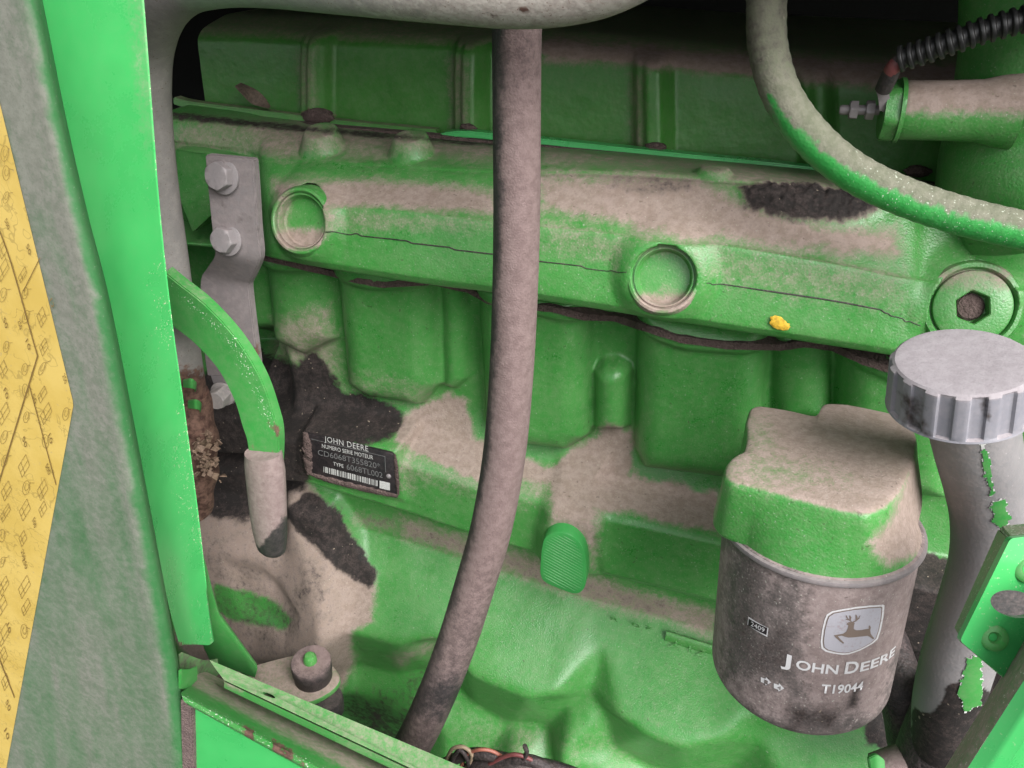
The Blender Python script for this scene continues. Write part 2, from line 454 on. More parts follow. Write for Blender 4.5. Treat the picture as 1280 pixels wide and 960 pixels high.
M_plate = coated("black_name_plate", (0.012, 0.012, 0.014), 0.45, (0.6, 1), 0.0, 0.1, 500, film=0.06)
M_platewhite = plain("plate_white_print", (0.6, 0.6, 0.58), 0.6, 0, 0.4, 2500)
M_plategrey = plain("plate_grey_stamping", (0.2, 0.2, 0.2), 0.5, 0, 0.5, 2500)
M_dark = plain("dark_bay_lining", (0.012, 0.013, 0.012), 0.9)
M_red = plain("red_sleeve", (0.17, 0.05, 0.05), 0.5)
M_copper = plain("red_wire", (0.34, 0.12, 0.085), 0.5)
M_tan = plain("tan_wire", (0.3, 0.22, 0.15), 0.6)
M_ink = plain("decal_ink", (0.20, 0.125, 0.035), 0.6)
M_yellowmark = plain("yellow_paint_mark", (0.72, 0.45, 0.04), 0.6, 0, 0.4, 600)
M_leaf = plain("dead_leaf", (0.16, 0.12, 0.09), 0.8, 0, 0.5, 500)
M_conduit = plain("black_conduit", (0.018, 0.018, 0.018), 0.42, 0, 0.3, 800)

# ------------------------------------------------------------------ engine: block (crankcase), head, cover
def rails_height(rails, xs, zs):
    """rails: lists of (px,py,o) -> height over the x/z grid, by monotone pieces in z."""
    X = xs
    zz = []; oo = []
    for r in rails:
        if isinstance(r, np.ndarray): P = r; o = -r[:, 1]
        else: P = np.array([U(*p) for p in r]); o = np.array([p[2] for p in r])
        od = np.argsort(P[:, 0]); zz.append(np.interp(X, P[od, 0], P[od, 2])); oo.append(np.interp(X, P[od, 0], o[od]))
    zz = np.array(zz); oo = np.array(oo)
    H = np.zeros((len(xs), len(zs)))
    for i in range(len(xs)):
        z = zz[::-1, i]; o = oo[::-1, i]
        z = np.maximum.accumulate(z + np.arange(len(z)) * 1e-6)
        # Fritsch-Carlson style monotone cubic
        h = np.diff(z); h = np.maximum(h, 1e-6); dl = np.diff(o) / h
        m = np.zeros(len(z)); 
        m[1:-1] = np.where(dl[:-1] * dl[1:] > 0, 2 * dl[:-1] * dl[1:] / (dl[:-1] + dl[1:] + 1e-12), 0)
        m[0] = dl[0]; m[-1] = dl[-1]
        k = np.clip(np.searchsorted(z, zs, side='right') - 1, 0, len(z) - 2)
        t = np.clip((zs - z[k]) / h[k], 0, 1); t2 = t * t; t3 = t2 * t
        H[i] = (2 * t3 - 3 * t2 + 1) * o[k] + (t3 - 2 * t2 + t) * h[k] * m[k] + (-2 * t3 + 3 * t2) * o[k + 1] + (t3 - t2) * h[k] * m[k + 1]
    return H
def stamp(H, XX, ZZ, poly, o, amount=None, width=0.010, level=None, inset=0.0, dome=False):
    P = [U(p[0], p[1], o) for p in poly]; P = [(p[0], p[2]) for p in P]
    a = np.array(P); pad = width * 2
    msk = (XX > a[:, 0].min() - pad) & (XX < a[:, 0].max() + pad) & (ZZ > a[:, 1].min() - pad) & (ZZ < a[:, 1].max() + pad)
    d = psdf(XX[msk], ZZ[msk], P) + inset
    if dome:
        t = np.clip(-d / (width * .85), 0, 1); w = np.sqrt(np.clip(1 - (1 - t) ** 2, 0, 1))
    else: w = sstep(width * 0.5, -width * 0.5, d)
    if level is not None: H[msk] = H[msk] * (1 - w) + level * w
    else: H[msk] += amount * w

engine = thing("engine", "green painted six cylinder engine side, dusty, filling the bay behind the hose", "engine", (0, 0, -0.1))

step = 0.00125
xs = np.arange(-0.46, 0.46, step); zs = np.arange(-0.56, 0.17, step)
XX, ZZ = np.meshgrid(xs, zs, indexing='ij')
FB = [(150, 590, .028), (385, 604, .028), (500, 638, .028), (590, 667, .028), (740, 714, .028), (895, 755, .028), (1330, 860, .028)]
rails = [
    [(150, 300, -.004), (415, 318, -.004), (615, 350, -.004), (800, 380, -.004), (960, 405, -.004), (1115, 437, -.004), (1330, 470, -.004)],
    [(150, 470, -.010), (415, 480, -.010), (545, 490, -.010), (760, 530, -.010), (960, 580, -.010), (1330, 650, -.010)],
    [(150, 505, -.002), (415, 518, -.002), (500, 526, -.002), (590, 548, -.002), (760, 590, -.002), (900, 628, -.002), (1330, 740, -.002)],
    [(150, 545, .024), (385, 545, .024), (500, 570, .024), (600, 604, .024), (740, 632, .024), (895, 664, .024), (1330, 770, .024)],
    [(150, 560, .0275), (385, 552, .0275), (500, 580, .0275), (600, 616, .0275), (740, 642, .0275), (895, 674, .0275), (1330, 780, .0275)],
    FB,
    np.array([U(*p) for p in FB]) * [1, 0, 1] + [0, -.025, -.0018],
    np.array([U(*p) for p in FB]) * [1, 0, 1] + [0, .006, -.0042],
    [(p[0], p[1] + 36, -.006) for p in FB],
    [(150, 720, .026), (385, 735, .026), (500, 770, .026), (740, 850, .030), (950, 905, .030), (1330, 1000, .03)],
    [(150, 900, .055), (385, 930, .055), (500, 960, .058), (740, 1010, .062), (1000, 1060, .062), (1330, 1140, .06)],
    [(150, 1100, .07), (500, 1130, .07), (1000, 1200, .07), (1330, 1260, .07)],
]
H = rails_height(rails, xs, zs)
# soften the shelf slightly before adding the cylinder barrels
def barrel(poly, h, w, o): stamp(H, XX, ZZ, poly, o, amount=h, width=w * 1.5, dome=True)
barrel([(325, 300), (405, 310), (414, 432), (372, 452), (333, 432)], .015, .018, .006)
barrel([(412, 300), (543, 320), (545, 490), (520, 518), (452, 506), (424, 488)], .021, .016, .010)
barrel([(549, 322), (583, 330), (582, 478), (566, 492), (549, 486)], .011, .011, .0)
barrel([(592, 325), (737, 355), (735, 556), (706, 572), (640, 562), (598, 540)], .022, .015, .010)
barrel([(739, 468), (752, 457), (772, 457), (787, 468), (784, 545), (737, 545)], .017, .010, .005)
barrel([(794, 366), (962, 400), (956, 540), (930, 612), (800, 594), (788, 570)], .022, .015, .010)
barrel([(968, 400), (1040, 410), (1040, 530), (968, 530)], .009, .014, -.002)
barrel([(1046, 410), (1200, 450), (1200, 640), (1046, 620)], .022, .015, .010)
# small flange below the gasket
stamp(H, XX, ZZ, [(150, 318), (415, 338), (475, 352), (545, 350), (590, 362), (680, 382), (735, 396), (800, 406), (860, 424), (975, 432), (1035, 430), (1115, 462), (1330, 500), (1330, 440), (150, 280)], .006, amount=.006, width=.006)
# bolt-boss column and its machined pad are built over this swell
stamp(H, XX, ZZ, [(690, 610), (745, 612), (752, 660), (742, 715), (675, 700), (676, 660)], .030, amount=.011, width=.014)
stamp(H, XX, ZZ, [(744, 634), (910, 668), (910, 757), (752, 717)], .032, amount=.0045, width=.0035)
# nameplate pad (proud, flat)
stamp(H, XX, ZZ, [(372, 540), (500, 560), (506, 628), (372, 594)], .030, level=.030, width=.006)
# lower crankcase: flat cast facets between measured corners, edges rounded afterwards
from mathutils.geometry import delaunay_2d_cdt
ctl = [(p[0], p[1] + 36, -.006) for p in FB] + [
    (430, 788, .052), (500, 807, .052), (546, 801, .044), (566, 792, .022), (586, 842, .054), (622, 857, .056), (662, 872, .057), (692, 868, .052), (722, 834, .033), (744, 808, .0185),
    (748, 830, .022), (758, 815, .020), (765, 850, .034), (774, 898, .053), (806, 918, .059), (852, 934, .061), (892, 926, .054), (925, 894, .040), (985, 880, .030), (1060, 900, .03),
    (432, 824, .026), (500, 843, .027), (545, 836, .022), (568, 850, .020), (592, 878, .029), (640, 905, .032), (686, 904, .030), (716, 874, .033), (754, 885, .034), (766, 934, .040), (800, 953, .034), (852, 971, .036), (905, 962, .034), (950, 925, .04),
    (430, 862, .038), (520, 876, .044), (470, 935, .026), (430, 930, .026), (556, 912, .048), (640, 950, .060), (700, 944, .060), (737, 862, .031), (740, 905, .044), (750, 960, .054), (560, 1010, .070), (700, 1020, .072), (800, 1010, .062), (900, 1030, .066), (1000, 1010, .064),
    (150, 760, .026), (150, 950, .055), (330, 800, .030), (330, 930, .05), (150, 1120, .07), (500, 1160, .08), (1000, 1220, .08), (1330, 1000, .04), (1330, 1290, .07), (1200, 1000, .05)]
cw = np.array([U(*c) for c in ctl]); co_ = np.array([c[2] for c in ctl])
dv = delaunay_2d_cdt([Vector((p[0], p[2])) for p in cw], [], [], 0, 1e-6)
dvv = np.array([tuple(v) for v in dv[0]]); src = [o[0] for o in dv[3]]
HC = np.full(H.shape, np.nan)
for tri in dv[2]:
    A_, B_, C_ = [dvv[i] for i in tri]; oa, ob, oc = [co_[src[i]] for i in tri]
    i0, i1 = np.searchsorted(xs, [min(A_[0], B_[0], C_[0]), max(A_[0], B_[0], C_[0])]); j0, j1 = np.searchsorted(zs, [min(A_[1], B_[1], C_[1]), max(A_[1], B_[1], C_[1])])
    if i1 <= i0 or j1 <= j0: continue
    xx_, zz_ = XX[i0:i1, j0:j1], ZZ[i0:i1, j0:j1]
    den = (B_[1] - C_[1]) * (A_[0] - C_[0]) + (C_[0] - B_[0]) * (A_[1] - C_[1])
    if abs(den) < 1e-12: continue
    w0 = ((B_[1] - C_[1]) * (xx_ - C_[0]) + (C_[0] - B_[0]) * (zz_ - C_[1])) / den
    w1 = ((C_[1] - A_[1]) * (xx_ - C_[0]) + (A_[0] - C_[0]) * (zz_ - C_[1])) / den
    w2 = 1 - w0 - w1
    m_ = (w0 >= -1e-6) & (w1 >= -1e-6) & (w2 >= -1e-6)
    HC[i0:i1, j0:j1][m_] = (w0 * oa + w1 * ob + w2 * oc)[m_]
zb8 = np.interp(xs, *[np.array(v) for v in zip(*sorted([(U(*p)[0], U(*p)[2]) for p in rails[8]]))])[:, None]
H = np.where((ZZ < zb8) & ~np.isnan(HC), HC, H)
# flange housing, lower left
stamp(H, XX, ZZ, [(200, 628), (330, 640), (385, 668), (418, 715), (430, 770), (430, 860), (330, 905), (200, 860)], .04, amount=.024, width=.020)
stamp(H, XX, ZZ, [(262, 728), (305, 735), (372, 770), (362, 792), (300, 778)], .05, amount=-.005, width=.012)
stamp(H, XX, ZZ, [(150, 440), (330, 430), (360, 560), (360, 660), (250, 640), (150, 640)], 0.0, amount=-.035, width=.03)
# cores leave soft fillets: a little smoothing, more of it low on the crankcase
def blur(A, k):
    for _ in range(k):
        B = A.copy()
        B[1:-1] = (A[:-2] + 2 * A[1:-1] + A[2:]) / 4; C = B.copy()
        B[:, 1:-1] = (C[:, :-2] + 2 * C[:, 1:-1] + C[:, 2:]) / 4; A = B
    return A
zband = np.interp(xs, *[np.array(v) for v in zip(*sorted([(U(*p)[0], U(*p)[2]) for p in rails[8]]))])[:, None]
H1 = blur(H, 2); H3 = blur(H, 18)
wl_b = sstep(.002, -.012, ZZ - zband)
H = H1 * (1 - wl_b) + H3 * wl_b
stamp(H, XX, ZZ, [(150, 285), (322, 300), (330, 440), (318, 470), (150, 470)], -.03, amount=-.045, width=.010)
# gentle sand-casting unevenness
H += (fbm(XX * 22, ZZ * 22, 2) - .5) * .0024 + (fbm(XX * 160 + 9, ZZ * 160, 2) - .5) * .00035
V0 = np.stack([XX, -H, ZZ], -1).reshape(-1, 3)
GR = patch(V0, [([(320, 432), (345, 448), (372, 455), (395, 440), (428, 490), (470, 497), (500, 518), (492, 542), (440, 556), (384, 548), (300, 560), (240, 570), (240, 470)], 1.0, 12, 10), ([(352, 640), (388, 614), (430, 650), (468, 716), (462, 735), (432, 716), (380, 672)], 1.0, 8, 9)], seed=4.1).reshape(XX.shape)
H = H + GR * (.0006 + .0018 * fbm(XX * 120, ZZ * 120, 3))
ztb = np.interp(xs, *[np.array(v) for v in zip(*sorted([(U(*p)[0], U(*p)[2]) for p in rails[0]]))])[:, None] + .004
ovb = np.maximum(ZZ - ztb, 0)
P = np.stack([XX, -H + ovb, np.minimum(ZZ, ztb + ovb * .01)], -1)
Vb = P.reshape(-1, 3)
dust = patch(Vb, feather=11, polys=[
    ([(498, 528), (535, 505), (560, 492), (584, 500), (592, 548), (640, 572), (690, 585), (712, 572), (742, 545), (760, 532), (786, 542), (786, 590), (830, 606), (895, 616), (900, 664), (740, 630), (735, 652), (700, 620), (690, 600), (600, 600), (545, 575), (496, 552)], 1.0, 7, 12),
    ([(690, 600), (738, 600), (748, 660), (742, 712), (733, 680), (705, 658), (686, 655)], .85, 10, 10),
    ([(505, 575), (690, 605), (700, 640), (500, 600)], .42, 18, 16),
    ([(495, 555), (520, 560), (520, 620), (498, 610)], .5, 12, 8),
    ([(340, 400), (415, 380), (432, 480), (440, 500), (380, 470), (350, 445)], .55, 14, 14),
    ([(410, 455), (490, 470), (540, 480), (545, 510), (440, 500)], .35, 14, 14),
    ([(240, 600), (380, 600), (432, 660), (466, 720), (462, 775), (440, 790), (440, 830), (425, 870), (300, 900), (220, 800)], 1.0, 7, 8),
    ([(268, 728), (305, 738), (345, 755), (368, 775), (355, 788), (300, 776), (270, 765)], -1.0, 5, 6),
    ([(500, 642), (590, 672), (690, 702), (800, 738), (895, 764), (895, 796), (740, 752), (590, 702), (500, 672)], .72, 9, 6),
    ([(440, 640), (500, 650), (500, 668), (440, 655)], .5, 8, 6),
    ([(560, 870), (760, 900), (900, 960), (560, 980)], .22, 30, 30),
    ([(480, 820), (540, 800), (550, 812), (500, 835)], .5, 8, 8),
], seed=1.7)
grime_shade = patch(Vb, feather=13, polys=[
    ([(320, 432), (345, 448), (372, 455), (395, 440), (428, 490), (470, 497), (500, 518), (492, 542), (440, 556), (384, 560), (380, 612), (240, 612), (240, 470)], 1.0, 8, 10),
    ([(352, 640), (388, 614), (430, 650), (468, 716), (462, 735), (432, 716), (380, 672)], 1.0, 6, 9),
    ([(200, 585), (360, 585), (352, 640), (300, 650), (240, 640)], .9, 8, 8),  # black shade in the hole behind the lever, painted on
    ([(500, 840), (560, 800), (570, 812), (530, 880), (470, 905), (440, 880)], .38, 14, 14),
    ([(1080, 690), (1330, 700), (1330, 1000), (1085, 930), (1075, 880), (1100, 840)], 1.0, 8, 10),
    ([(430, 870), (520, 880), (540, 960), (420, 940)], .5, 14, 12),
    ([(400, 622), (500, 646), (590, 674), (690, 704), (740, 724), (895, 766), (895, 784), (740, 752), (590, 700), (500, 672), (400, 640)], .3, 9, 6),  # painted shade along the undercut band below the ledge
    ([(230, 640), (360, 650), (420, 700), (430, 780), (400, 870), (240, 860)], .34, 26, 14),  # brown dirt plus painted shade over the recessed flange housing
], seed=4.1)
below = (Vb[:, 2] < np.interp(Vb[:, 0], *[np.array(v) for v in zip(*sorted([(U(*p)[0], U(*p)[2]) for p in rails[8]]))]))
idx = np.arange(len(Vb)).reshape(XX.shape)
gridmesh("cylinder_block", P, M_cast, engine, attrs={"dust": dust, "grime_shade": grime_shade})

# head: lofted rails (so the underside really overhangs)
ST = [212, 300, 322, 345, 480, 615, 760, 900, 1040, 1130, 1175, 1330]
def rail(ys, os): return [(x, y, o) for x, y, o in zip(ST, ys, os if isinstance(os, (list, tuple)) else [os] * len(ST))]
KS = [  # back, ledge, ridge, foot of slope, seam, bottom, depth factor
    (126, 144, 176, 206, 224, 244, 0.0), (138, 155, 186, 226, 248, 278, .14), (142, 158, 192, 248, 276, 310, .34), (146, 162, 198, 258, 286, 323, .86),
    (160, 176, 206, 264, 297, 347, 1.0), (176, 186, 214, 280, 318, 366, 1.0), (187, 195, 216, 294, 338, 388, 1.0), (199, 207, 224, 308, 355, 410, 1.0),
    (212, 222, 242, 332, 382, 432, 1.0), (222, 234, 256, 350, 400, 446, .93), (228, 240, 262, 352, 400, 456, .78), (248, 262, 288, 366, 420, 490, .78)]
fo = lambda o: [o * k[6] - .004 * (1 - k[6]) for k in KS]
hr = [rail([k[0] for k in KS], -.042), rail([k[1] for k in KS], -.012),
      rail([k[2] - 5 for k in KS], fo(.0135)), rail([k[2] + 3 for k in KS], fo(.0190)), rail([k[2] + 10 for k in KS], fo(.0235)),
      rail([(k[2] + k[3]) / 2 + 2 for k in KS], fo(.0350)), rail([k[3] - 7 for k in KS], fo(.0465)), rail([k[3] + 3 for k in KS], fo(.0500)),
      rail([k[4] for k in KS], fo(.0530)), rail([k[5] - 14 for k in KS], fo(.0555)), rail([k[5] - 5 for k in KS], fo(.0548)), rail([k[5] for k in KS], fo(.0500))]
nx_ = 720; nv_ = 200
xr = np.linspace(U(214, 200, -.01)[0], U(1330, 400, .04)[0], nx_)
RC = []
for r in hr:
    Q = np.array([U(*p) for p in r]); cc = catmull(Q, 400)
    RC.append(np.stack([xr, np.interp(xr, cc[:, 0], cc[:, 1]), np.interp(xr, cc[:, 0], cc[:, 2])], -1))
last = RC[-1]
RC.append(last + np.array([0, .012, .0015])); RC.append(last + np.array([0, .05, .002]))
RC = np.array(RC)
G = np.zeros((nx_, nv_, 3))
for i in range(nx_): G[i] = catmull(RC[:, i], nv_)
# plug seats sunk under the plugs, bolt bosses raised on the top
plugs = [((381, 273), .048, .0165), ((830, 345), .0555, .0160), ((1214, 382), .042, .0185)]
tiltn = _n((0, -0.93, 0.37))
PL = []
for (pp, oo, rr) in plugs:
    c = U(pp[0], pp[1], oo); PL.append(c)
    d = np.sqrt((G[..., 0] - c[0]) ** 2 + ((G[..., 2] - c[2]) * 1.0) ** 2)
    fr = (G[..., 1] < -.012)
    # swelling around the plug, then the bore
    G[..., 1] -= np.where(fr, .006 * sstep(.030, .017, d), 0)
    G[..., 1] += np.where(fr, .024 * sstep(rr * 1.03, rr * .95, d), 0)
for (bx, by, bo, br) in [(402, 176, .002, .0095), (514, 186, .002, .0095), (890, 236, .010, .007)]:
    c = U(bx, by, bo)
    d = np.sqrt((G[..., 0] - c[0]) ** 2 + (G[..., 1] - c[1]) ** 2)
    top = (G[..., 1] > -.034)
    G[..., 2] += np.where(top, .010 * sstep(br * 1.55, br * .95, d) * (1 if bx < 800 else .3), 0)
nz_ = (fbm(G[..., 0] * 22, G[..., 2] * 22 + 4, 2) - .5) * .0022 + (fbm(G[..., 0] * 160, G[..., 2] * 160 + 4, 2) - .5) * .0003
G[..., 1] -= nz_
# crusted deposit on the ledge
Vh = G.reshape(-1, 3)
crust = patch(Vh, [([(922, 236), (960, 230), (1040, 236), (1085, 242), (1108, 262), (1060, 282), (990, 278), (930, 262)], 1.0, 6, 8)], seed=7.0)
pxh, pyh, _ = pix(Vh)
Vh[:, 2] += crust * (.001 + .004 * fbm(pxh / 7, pyh / 7, 3))
dust_h = patch(Vh, [
    ([(345, 232), (480, 230), (618, 242), (618, 266), (480, 254), (352, 260)], .95, 12, 6),
    ([(676, 226), (760, 222), (870, 226), (925, 250), (1040, 285), (1120, 290), (1125, 320), (1000, 312), (900, 296), (810, 290), (770, 275), (680, 262)], .95, 16, 10),
    ([(360, 262), (615, 270), (615, 290), (480, 290), (400, 285)], .42, 10, 8),
    ([(340, 225), (400, 232), (425, 270), (405, 305), (370, 305), (345, 270)], .6, 8, 8),
    ([(676, 265), (800, 300), (770, 335), (680, 310)], .42, 16, 14),
    ([(850, 300), (1130, 330), (1140, 395), (1000, 375), (880, 352)], .36, 20, 16),
    ([(215, 150), (420, 155), (620, 178), (620, 200), (470, 190), (340, 195), (215, 190)], .5, 10, 10),
    ([(430, 180), (500, 182), (505, 200), (430, 200)], .45, 8, 8),
    ([(680, 182), (1000, 212), (1120, 235), (1140, 262), (900, 232), (870, 212), (680, 205)], .45, 10, 8),
    ([(1140, 225), (1300, 235), (1300, 270), (1140, 262)], .8, 10, 8),
], seed=2.4)
dust_h = np.maximum(dust_h, crust)
grime_h = np.maximum(crust * .8, patch(Vh, [
    ([(215, 138), (330, 152), (430, 160), (620, 178), (620, 184), (400, 168), (215, 150)], .6, 3, 3),
    ([(745, 218), (865, 220), (870, 240), (800, 246), (745, 234)], .38, 6, 8)], seed=3.3))
gridmesh("cylinder_head", G, M_cast, engine, attrs={"dust": dust_h, "grime_shade": grime_h})
# thin casting seam along the face
def onhead(px, py):
    x = U(px, py, .05)[0]; i = int(np.clip(np.searchsorted(xr, x), 0, nx_ - 1))
    a, b, _ = pix(G[i, 40:180]); k = np.argmin((b - py) ** 2); return G[i, 40 + k]
def seampath(pts):
    out = []
    for p in pts:
        q = onhead(*p); q = q + np.array([0, -.0002, 0]); out.append(q)
    return np.array(out)
for pts in ([(402, 288), (450, 293), (520, 303), (575, 312), (640, 321), (700, 330), (762, 338), (785, 341)], [(882, 354), (930, 359), (1000, 370), (1060, 378), (1100, 388), (1150, 408)]):
    xx = np.linspace(pts[0][0], pts[-1][0], 60); yy = np.interp(xx, [p[0] for p in pts], [p[1] for p in pts]) + (fbm(xx / 30, xx * 0 + 2, 2) - .5) * .8
    tube("casting_seam", seampath(list(zip(xx, yy))), [.0002, .0004, .00038, .0002], M_black, engine, 6, 120)

# gasket, showing as a wavy dirt-brown line
gk = [(330, 322), (415, 342), (445, 350), (480, 356), (540, 352), (585, 362), (610, 376), (650, 382), (690, 386), (730, 396), (770, 398), (800, 408), (850, 424), (910, 432), (975, 434), (1005, 430), (1040, 434), (1075, 450), (1115, 463), (1200, 480)]
gq = np.array(gk, float); gxs = np.linspace(gq[0, 0], gq[-1, 0], 260); gys = np.interp(gxs, gq[:, 0], gq[:, 1])
gos = []
for x, y in zip(gxs, gys):
    p = U(x, y + 6, .012); i = int((p[0] - xs[0]) / step); j = int((p[2] - zs[0]) / step)
    gos.append(max(H[max(i - 3, 0):i + 4, j - 3:j + 3].max(), .002) + .0030)
gos = np.convolve(np.pad(gos, 4, mode='edge'), np.ones(9) / 9, 'valid')
gc = np.array([U(x, y, o) for x, y, o in zip(gxs, gys, gos)])
bm = bmesh.new(); ring = []
for i, p in enumerate(gc):
    w = .0016 + .0016 * fbm(np.array([i * .21]), np.array([.3]))[0]
    ring.append([bm.verts.new(tuple(p + np.array(q))) for q in ((0, -.0012, w), (0, -.0018, -w * .6), (0, .02, -w), (0, .02, w * 1.3))])
for a, b in zip(ring[:-1], ring[1:]):
    for k in range(4): bm.faces.new((a[k], a[(k + 1) % 4], b[(k + 1) % 4], b[k]))
frombm("head_gasket", bm, M_dirt, engine)

# core plugs and the socket plug
for i, ((pp, oo, rr), c) in enumerate(zip(plugs, PL)):
    c = c + np.array([0, -.0018 - (.003 if i == 0 else 0), 0.0])
    pa = lambda V_, i=i: {"dust": patch(V_, [[([(345, 288), (420, 288), (420, 310), (345, 310)], .9, 5, 5), ][0], ([(345, 230), (365, 240), (358, 290), (345, 290)], .6, 6, 5),
                                           ([(795, 366), (868, 366), (868, 392), (795, 392)], .8, 5, 5), ([(795, 300), (862, 300), (862, 322), (795, 322)], .35, 8, 6),
                                           ([(1165, 335), (1262, 335), (1262, 360), (1180, 362)], .6, 8, 6)], seed=5.0)}
    if i < 2:
        lathe("core_plug", c, tiltn, [(rr * 1.30, -.009), (rr * 1.22, -.002), (rr * 1.12, .0008), (rr * 1.04, .0012), (rr * 1.00, .0006), (rr * .985, -.0015), (rr * .95, -.0016), (rr * .94, -.0006), (rr * .90, -.0006), (rr * .87, -.0016), (rr * .85, -.0060), (rr * .80, -.0070), (rr * .5, -.0066), (0, -.0064)], M_cast, engine, 64, attrfn=pa)
    else:
        pl = lathe("socket_plug", c, tiltn, [(rr * 1.24, -.010), (rr * 1.20, -.001), (rr * 1.14, .0008), (rr * 1.04, .0010), (rr * 1.00, .0002), (rr * .98, -.0016), (rr * .95, -.0016), (rr * .93, .0012), (rr * .88, .0018), (rr * .45, .0018), (rr * .42, .0012), (rr * .40, -.004), (rr * .3, -.005), (0, -.005)], M_cast, engine, 72,
                   radfn=lambda r, h, th: np.where(r < .0182 * .47, r * .9 / np.cos((th + .3) % (math.pi / 3) - math.pi / 6), r) if np.isscalar(r) else r, attrfn=pa)
        lathe("socket_dirt", c, tiltn, [(0, -.0045), (rr * .37, -.0042), (rr * .30, -.0025), (rr * .15, -.002), (0, -.0022)], M_dirt, engine, 20)

# machined pad on the boss (D-shape)
pad = [(676, 690), (680, 674), (692, 666), (708, 667), (722, 676), (731, 692), (733, 722), (729, 738), (718, 743), (700, 737), (682, 729), (675, 718)]
pts = [U(x, y, .047) for x, y in pad]
pts2 = catmull(np.array(pts + [pts[0]]), 48)[:-1]
plate("machined_pad", pts2, (0, .022, .004), coated("machined_green", (0.04, 0.32, 0.07), 0.34, (.8, 1), 0, 0, film=0.05), engine, bevel=.0012)
pc = np.mean(pts, axis=0)
M_primer0 = plain("pale_scratched_green", (.16, .36, .17), .5)
for k in range(19):                    # saw marks across the pad
    a = -1 + 2 * (k + .5) / 19
    A_ = U(678 + 3 * max(0, a) + 22 * max(0, a), 704 + a * 30 - 14, .0446); 
    s0, s1 = [], []
    best = None
    px0 = np.linspace(672, 738, 67); py0 = 702 + a * 34 + (px0 - 704) * .55
    ins = psdf(px0, py0, pad) < -3
    if ins.sum() < 6: continue
    i0, i1 = np.where(ins)[0][[0, -1]]
    tube("saw_mark", [U(px0[i0], py0[i0], .0471), U(px0[i1], py0[i1], .0471)], [.00008, .00028, .0002, .00008], M_primer0, engine, 6, 8)

# raised casting code on the crankcase
def surf_o(x, z):
    i = int(np.clip((x - xs[0]) / step, 0, len(xs) - 1)); j = int(np.clip((z - zs[0]) / step, 0, len(zs) - 1)); return H[i, j]
def onblock(px, py):
    lo, hi = -.05, .14
    o = .03
    for _ in range(25):
        p = U(px, py, o); o = .5 * o + .5 * surf_o(p[0], p[2])
    return U(px, py, o)
a = onblock(832, 794); b = onblock(890, 812)
tube("casting_code_bar", [a + [0, -.001, 0], (a + b) / 2 + [0, -.001, 0], b + [0, -.001, 0]], [.0055, .0055, .0055], M_cast, engine, 16, 20, flat=.42, roundend=True, up=np.array([0., -1, 0]))
# text onto surfaces -------------------------------------------------
_dep = None
def text_mesh(body, size=1.0, spacing=1.0, bold=0.0):
    cu = bpy.data.curves.new("t", 'FONT'); cu.body = body; cu.size = size; cu.space_character = spacing; cu.resolution_u = 3; cu.offset = bold
    o = bpy.data.objects.new("t", cu); COL.objects.link(o)
    dg = bpy.context.evaluated_depsgraph_get()
    me = bpy.data.meshes.new_from_object(o.evaluated_get(dg))
    bpy.data.objects.remove(o); bpy.data.curves.remove(cu)
    return me
def lettering(name, body, fn, mat, parent, width=None, spacing=1.0, bold=0.0, cuts=0):
    """fn maps unit text coords (u in 0..1 along, v in cap heights) to a point."""
    me = text_mesh(body, 1.0, spacing, bold)
    co = np.empty(len(me.vertices) * 3, np.float32); me.vertices.foreach_get("co", co); co = co.reshape(-1, 3)
    x0, x1 = co[:, 0].min(), co[:, 0].max(); cap = 0.72
    out = np.array([fn((c[0] - x0) / (x1 - x0), c[1] / cap) for c in co], np.float32)
    me.vertices.foreach_set("co", out.reshape(-1)); me.update()
    return link(name, me, mat, parent, False)
for k, (x, y, ch) in enumerate([(764, 772, "R"), (790, 779, "0"), (806, 783, "7")]):
    a = onblock(x, y)
    lettering("casting_code", ch, lambda u, v, a=a: a + np.array([(u) * .006, -.0012 + v * -.002, -.001 - u * .0015 + v * .006]), M_cast, engine)
a = onblock(846, 806)
lettering("casting_code", "2 12", lambda u, v: onblock(838 + 44 * u, 803 + 14 * u - v * 11) + np.array([0, -.0036, 0.0]), M_cast, engine)
# yellow paint dab
q = U(972, 404, .0568)
bm = bmesh.new(); bmesh.ops.create_icosphere(bm, subdivisions=3, radius=1.0)
for v in bm.verts:
    nn_ = .45 + 1.05 * fbm(np.array([v.co.x * 2.6 + 5]), np.array([v.co.z * 2 + v.co.y]), 3)[0]
    v.co = Vector((q[0] + v.co.x * .0052 * nn_ + .001, q[1] + v.co.y * .0006, q[2] + v.co.z * .0033 * nn_ - v.co.x * .0012))
frombm("yellow_mark", bm, M_yellowmark, engine)

